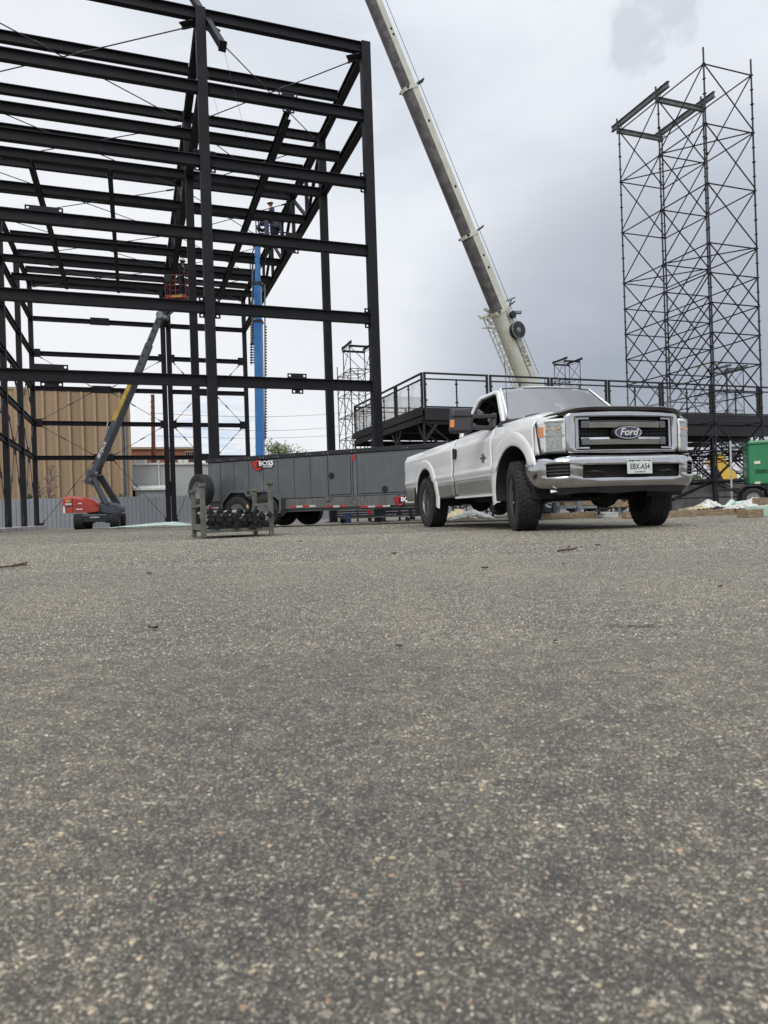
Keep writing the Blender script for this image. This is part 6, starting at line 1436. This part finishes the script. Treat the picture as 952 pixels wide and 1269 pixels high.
# utility pole and wires
pb = at(190, 600, 84); pt = at(189.3, 489, 84); M['polem'] = mat('rusty brown pole', (.12, .05, .035), .85, var=.3)
UP = thing('utility_pole', (pb.x, 84, -.12), 'rusty brown utility pole with side pegs rising above the orange brown building', 'pole')
MB().tube(Vector((pb.x, 84, -.1)), Vector((pt.x, 84, pt.z)), .30, 10, r2=.22).build('pole', M['polem'], UP)
for k, y_ in enumerate((491, 496, 505, 510, 520, 523)): MB().beam(at(190, y_, 83.8), at(186.3, y_+(2 if k % 2 else -1), 83.8), .08, .08).build('peg', M['polem'], UP)
for y_, d5 in ((512, 1.2), (527, 1.5), (540, 1.0)):
    a_, b_ = at(190, y_, 84), at(480, y_-9, 150); mb = MB(); mb.path([a_.lerp(b_, k/14)+Vector((0, 0, -4*d5*(k/14)*(1-k/14))) for k in range(15)], .025, 4)
    mb.build('wire', M['dkmetal'], UP)
# trees
def leafmat(name, c1, c2): return mat(name, c1, .75, col2=c2, scale=.9, fac=(.35, .65))
lf1 = leafmat('pale spring foliage', (.10, .13, .05), (.19, .22, .10)); lf2 = leafmat('dark foliage', (.03, .055, .02), (.08, .12, .04)); bark = mat('bark', (.12, .09, .065), .9, var=.3, bump=.4, bscale=10); bark2 = mat('bare grey twig', (.22, .15, .13), .9, var=.2)
def tree(base, H, Rc, nleaf, ls, lm, label, seed, name='tree', cat='tree', bm=None, crown0=.3, bare=False, group=None):
    rg = random.Random(seed); T = thing(name, base, label, cat, group); base = Vector(base); bm = bm or bark
    mb = MB(); top = base+Vector((rg.uniform(-.1, .1)*H, 0, H*.8)); pts = [base, base.lerp(top, .35)+Vector((rg.uniform(-.1, .1), 0, 0)), base.lerp(top, .7), top]; mb.path(pts, [H*.02+.03, H*.016+.02, H*.01, H*.004], 6)
    tips = []
    for k in range(18):
        f = rg.uniform(crown0*.7, .95); p = base.lerp(top, f); a = rg.uniform(0, 6.28); r_ = Rc*rg.uniform(.5, 1)*math.sin(math.pi*min(.95, max(.18, (f-crown0*.6)/(1-crown0*.6))))**.6
        q = p+Vector((math.cos(a)*r_, math.sin(a)*r_, rg.uniform(.15, .6)*r_+H*.05)); m5 = p.lerp(q, .5)+Vector((0, 0, .1*r_)); mb.path([p, m5, q], [H*.008, H*.005, H*.002+.004], 5); tips += [m5, q, q, p.lerp(q, .8)]
        for _ in range(2 if not bare else 4):
            q2 = q+Vector((rg.uniform(-1, 1), rg.uniform(-1, 1), rg.uniform(-.2, .9)))*r_*.45; mb.path([m5.lerp(q, .6), q2], [H*.003, H*.0012+.003], 4); tips += [q2]
    mb.build('trunk', bm, T)
    if nleaf:
        vs, fs = [], []
        for k in range(nleaf):
            c = rg.choice(tips)+Vector((rg.gauss(0, 1), rg.gauss(0, 1), rg.gauss(0, 1)*.8))*Rc*.16
            u = Vector((rg.gauss(0, 1), rg.gauss(0, 1), rg.gauss(0, 1))).normalized(); v = u.orthogonal().normalized(); s = ls*rg.uniform(.6, 1.3); o = len(vs)
            vs += [c-u*s, c+v*s*.45, c+u*s, c-v*s*.45]; fs.append((o, o+1, o+2, o+3))
        mb2 = MB(); mb2.v = vs; mb2.f = fs; mb2.build('crown', lm, T, kind='stuff')
    return T
def tr(px, Y, H, *a, **k): p = at(px, 640, Y); return tree((p.x, Y, -.12), H, *a, **k)
tr(357, 62, 7.6, 2.3, 4200, .11, lf1, 'pale green spring tree standing above the trailer right of the blue lift', 11)
tr(344, 66, 6.6, 1.7, 2600, .11, lf1, 'shorter pale tree just right of the blue boom', 12)
tr(372, 70, 6.9, 2.2, 2600, .11, lf1, 'thin pale tree to the right of the spring tree above the trailer', 13)
tr(310, 74, 7.0, 1.8, 2400, .11, lf1, 'small pale tree crown just left of the blue boom', 14)
tr(57, 49.4, 5.6, .75, 120, .06, lf1, 'bare reddish sapling in front of the tan wall', 15, name='sapling', bm=bark2, bare=True)
tr(52, 50.2, 4.0, .9, 260, .05, bark2, 'dry grey shrub behind the fence beside the sapling', 16, name='dry_shrub', cat='shrub', bm=bark2, bare=True)
tr(38, 50.0, 2.9, .6, 900, .06, lf2, 'small green shrub behind the fence left of the back corner column', 17, name='shrub', cat='shrub', crown0=.05)
tr(65, 50.0, 2.7, .6, 900, .06, lf2, 'small green shrub behind the fence right of the sapling', 18, name='shrub', cat='shrub', crown0=.05)
tr(146, 50.0, 2.7, .6, 900, .06, lf2, 'small green shrub showing over the fence near the downpipes', 19, name='shrub', cat='shrub', crown0=.05)
# far tree line on the horizon
rg = random.Random(9); vs, fs = [], []
for k in range(26000):
    a = R(rg.uniform(-48, 48)); d = rg.uniform(150, 190); hgt = 4.2+1.3*math.sin(a*31)+1.0*math.sin(a*77+1); c = Vector((math.sin(a)*d, math.cos(a)*d, rg.random()**.7*hgt)); u = Vector((rg.gauss(0, 1), rg.gauss(0, 1), rg.gauss(0, 1))).normalized(); v = u.orthogonal().normalized(); s = rg.uniform(.4, .8); o = len(vs)
    vs += [c-u*s, c+v*s*.6, c+u*s, c-v*s*.6]; fs.append((o, o+1, o+2, o+3))
mb = MB(); mb.v = vs; mb.f = fs; tag(mb.build('far_trees', lf2), 'far low line of trees on the horizon', kind='stuff')
# scaffold stores standing beyond the platform
for px, Y, Z, lab in ((868, 50, 4.6, 'low scaffold bay seen under the platform beside the truck grille'), (925, 52, 4.4, 'low scaffold bay seen under the platform left of the green generator'), (560, 46, 4.9, 'low scaffold bay seen under the platform behind the truck bed')):
    p = at(px, 600, Y); tower((p.x, Y, 0), -.12, Z, 2.07, 2.1, 3, [0, 1, 2, 3, 4], [0, 2], lab, None, detail=False, beamrows=(0, 1), tops=[Z]*3, rp=.035, rl=.025)
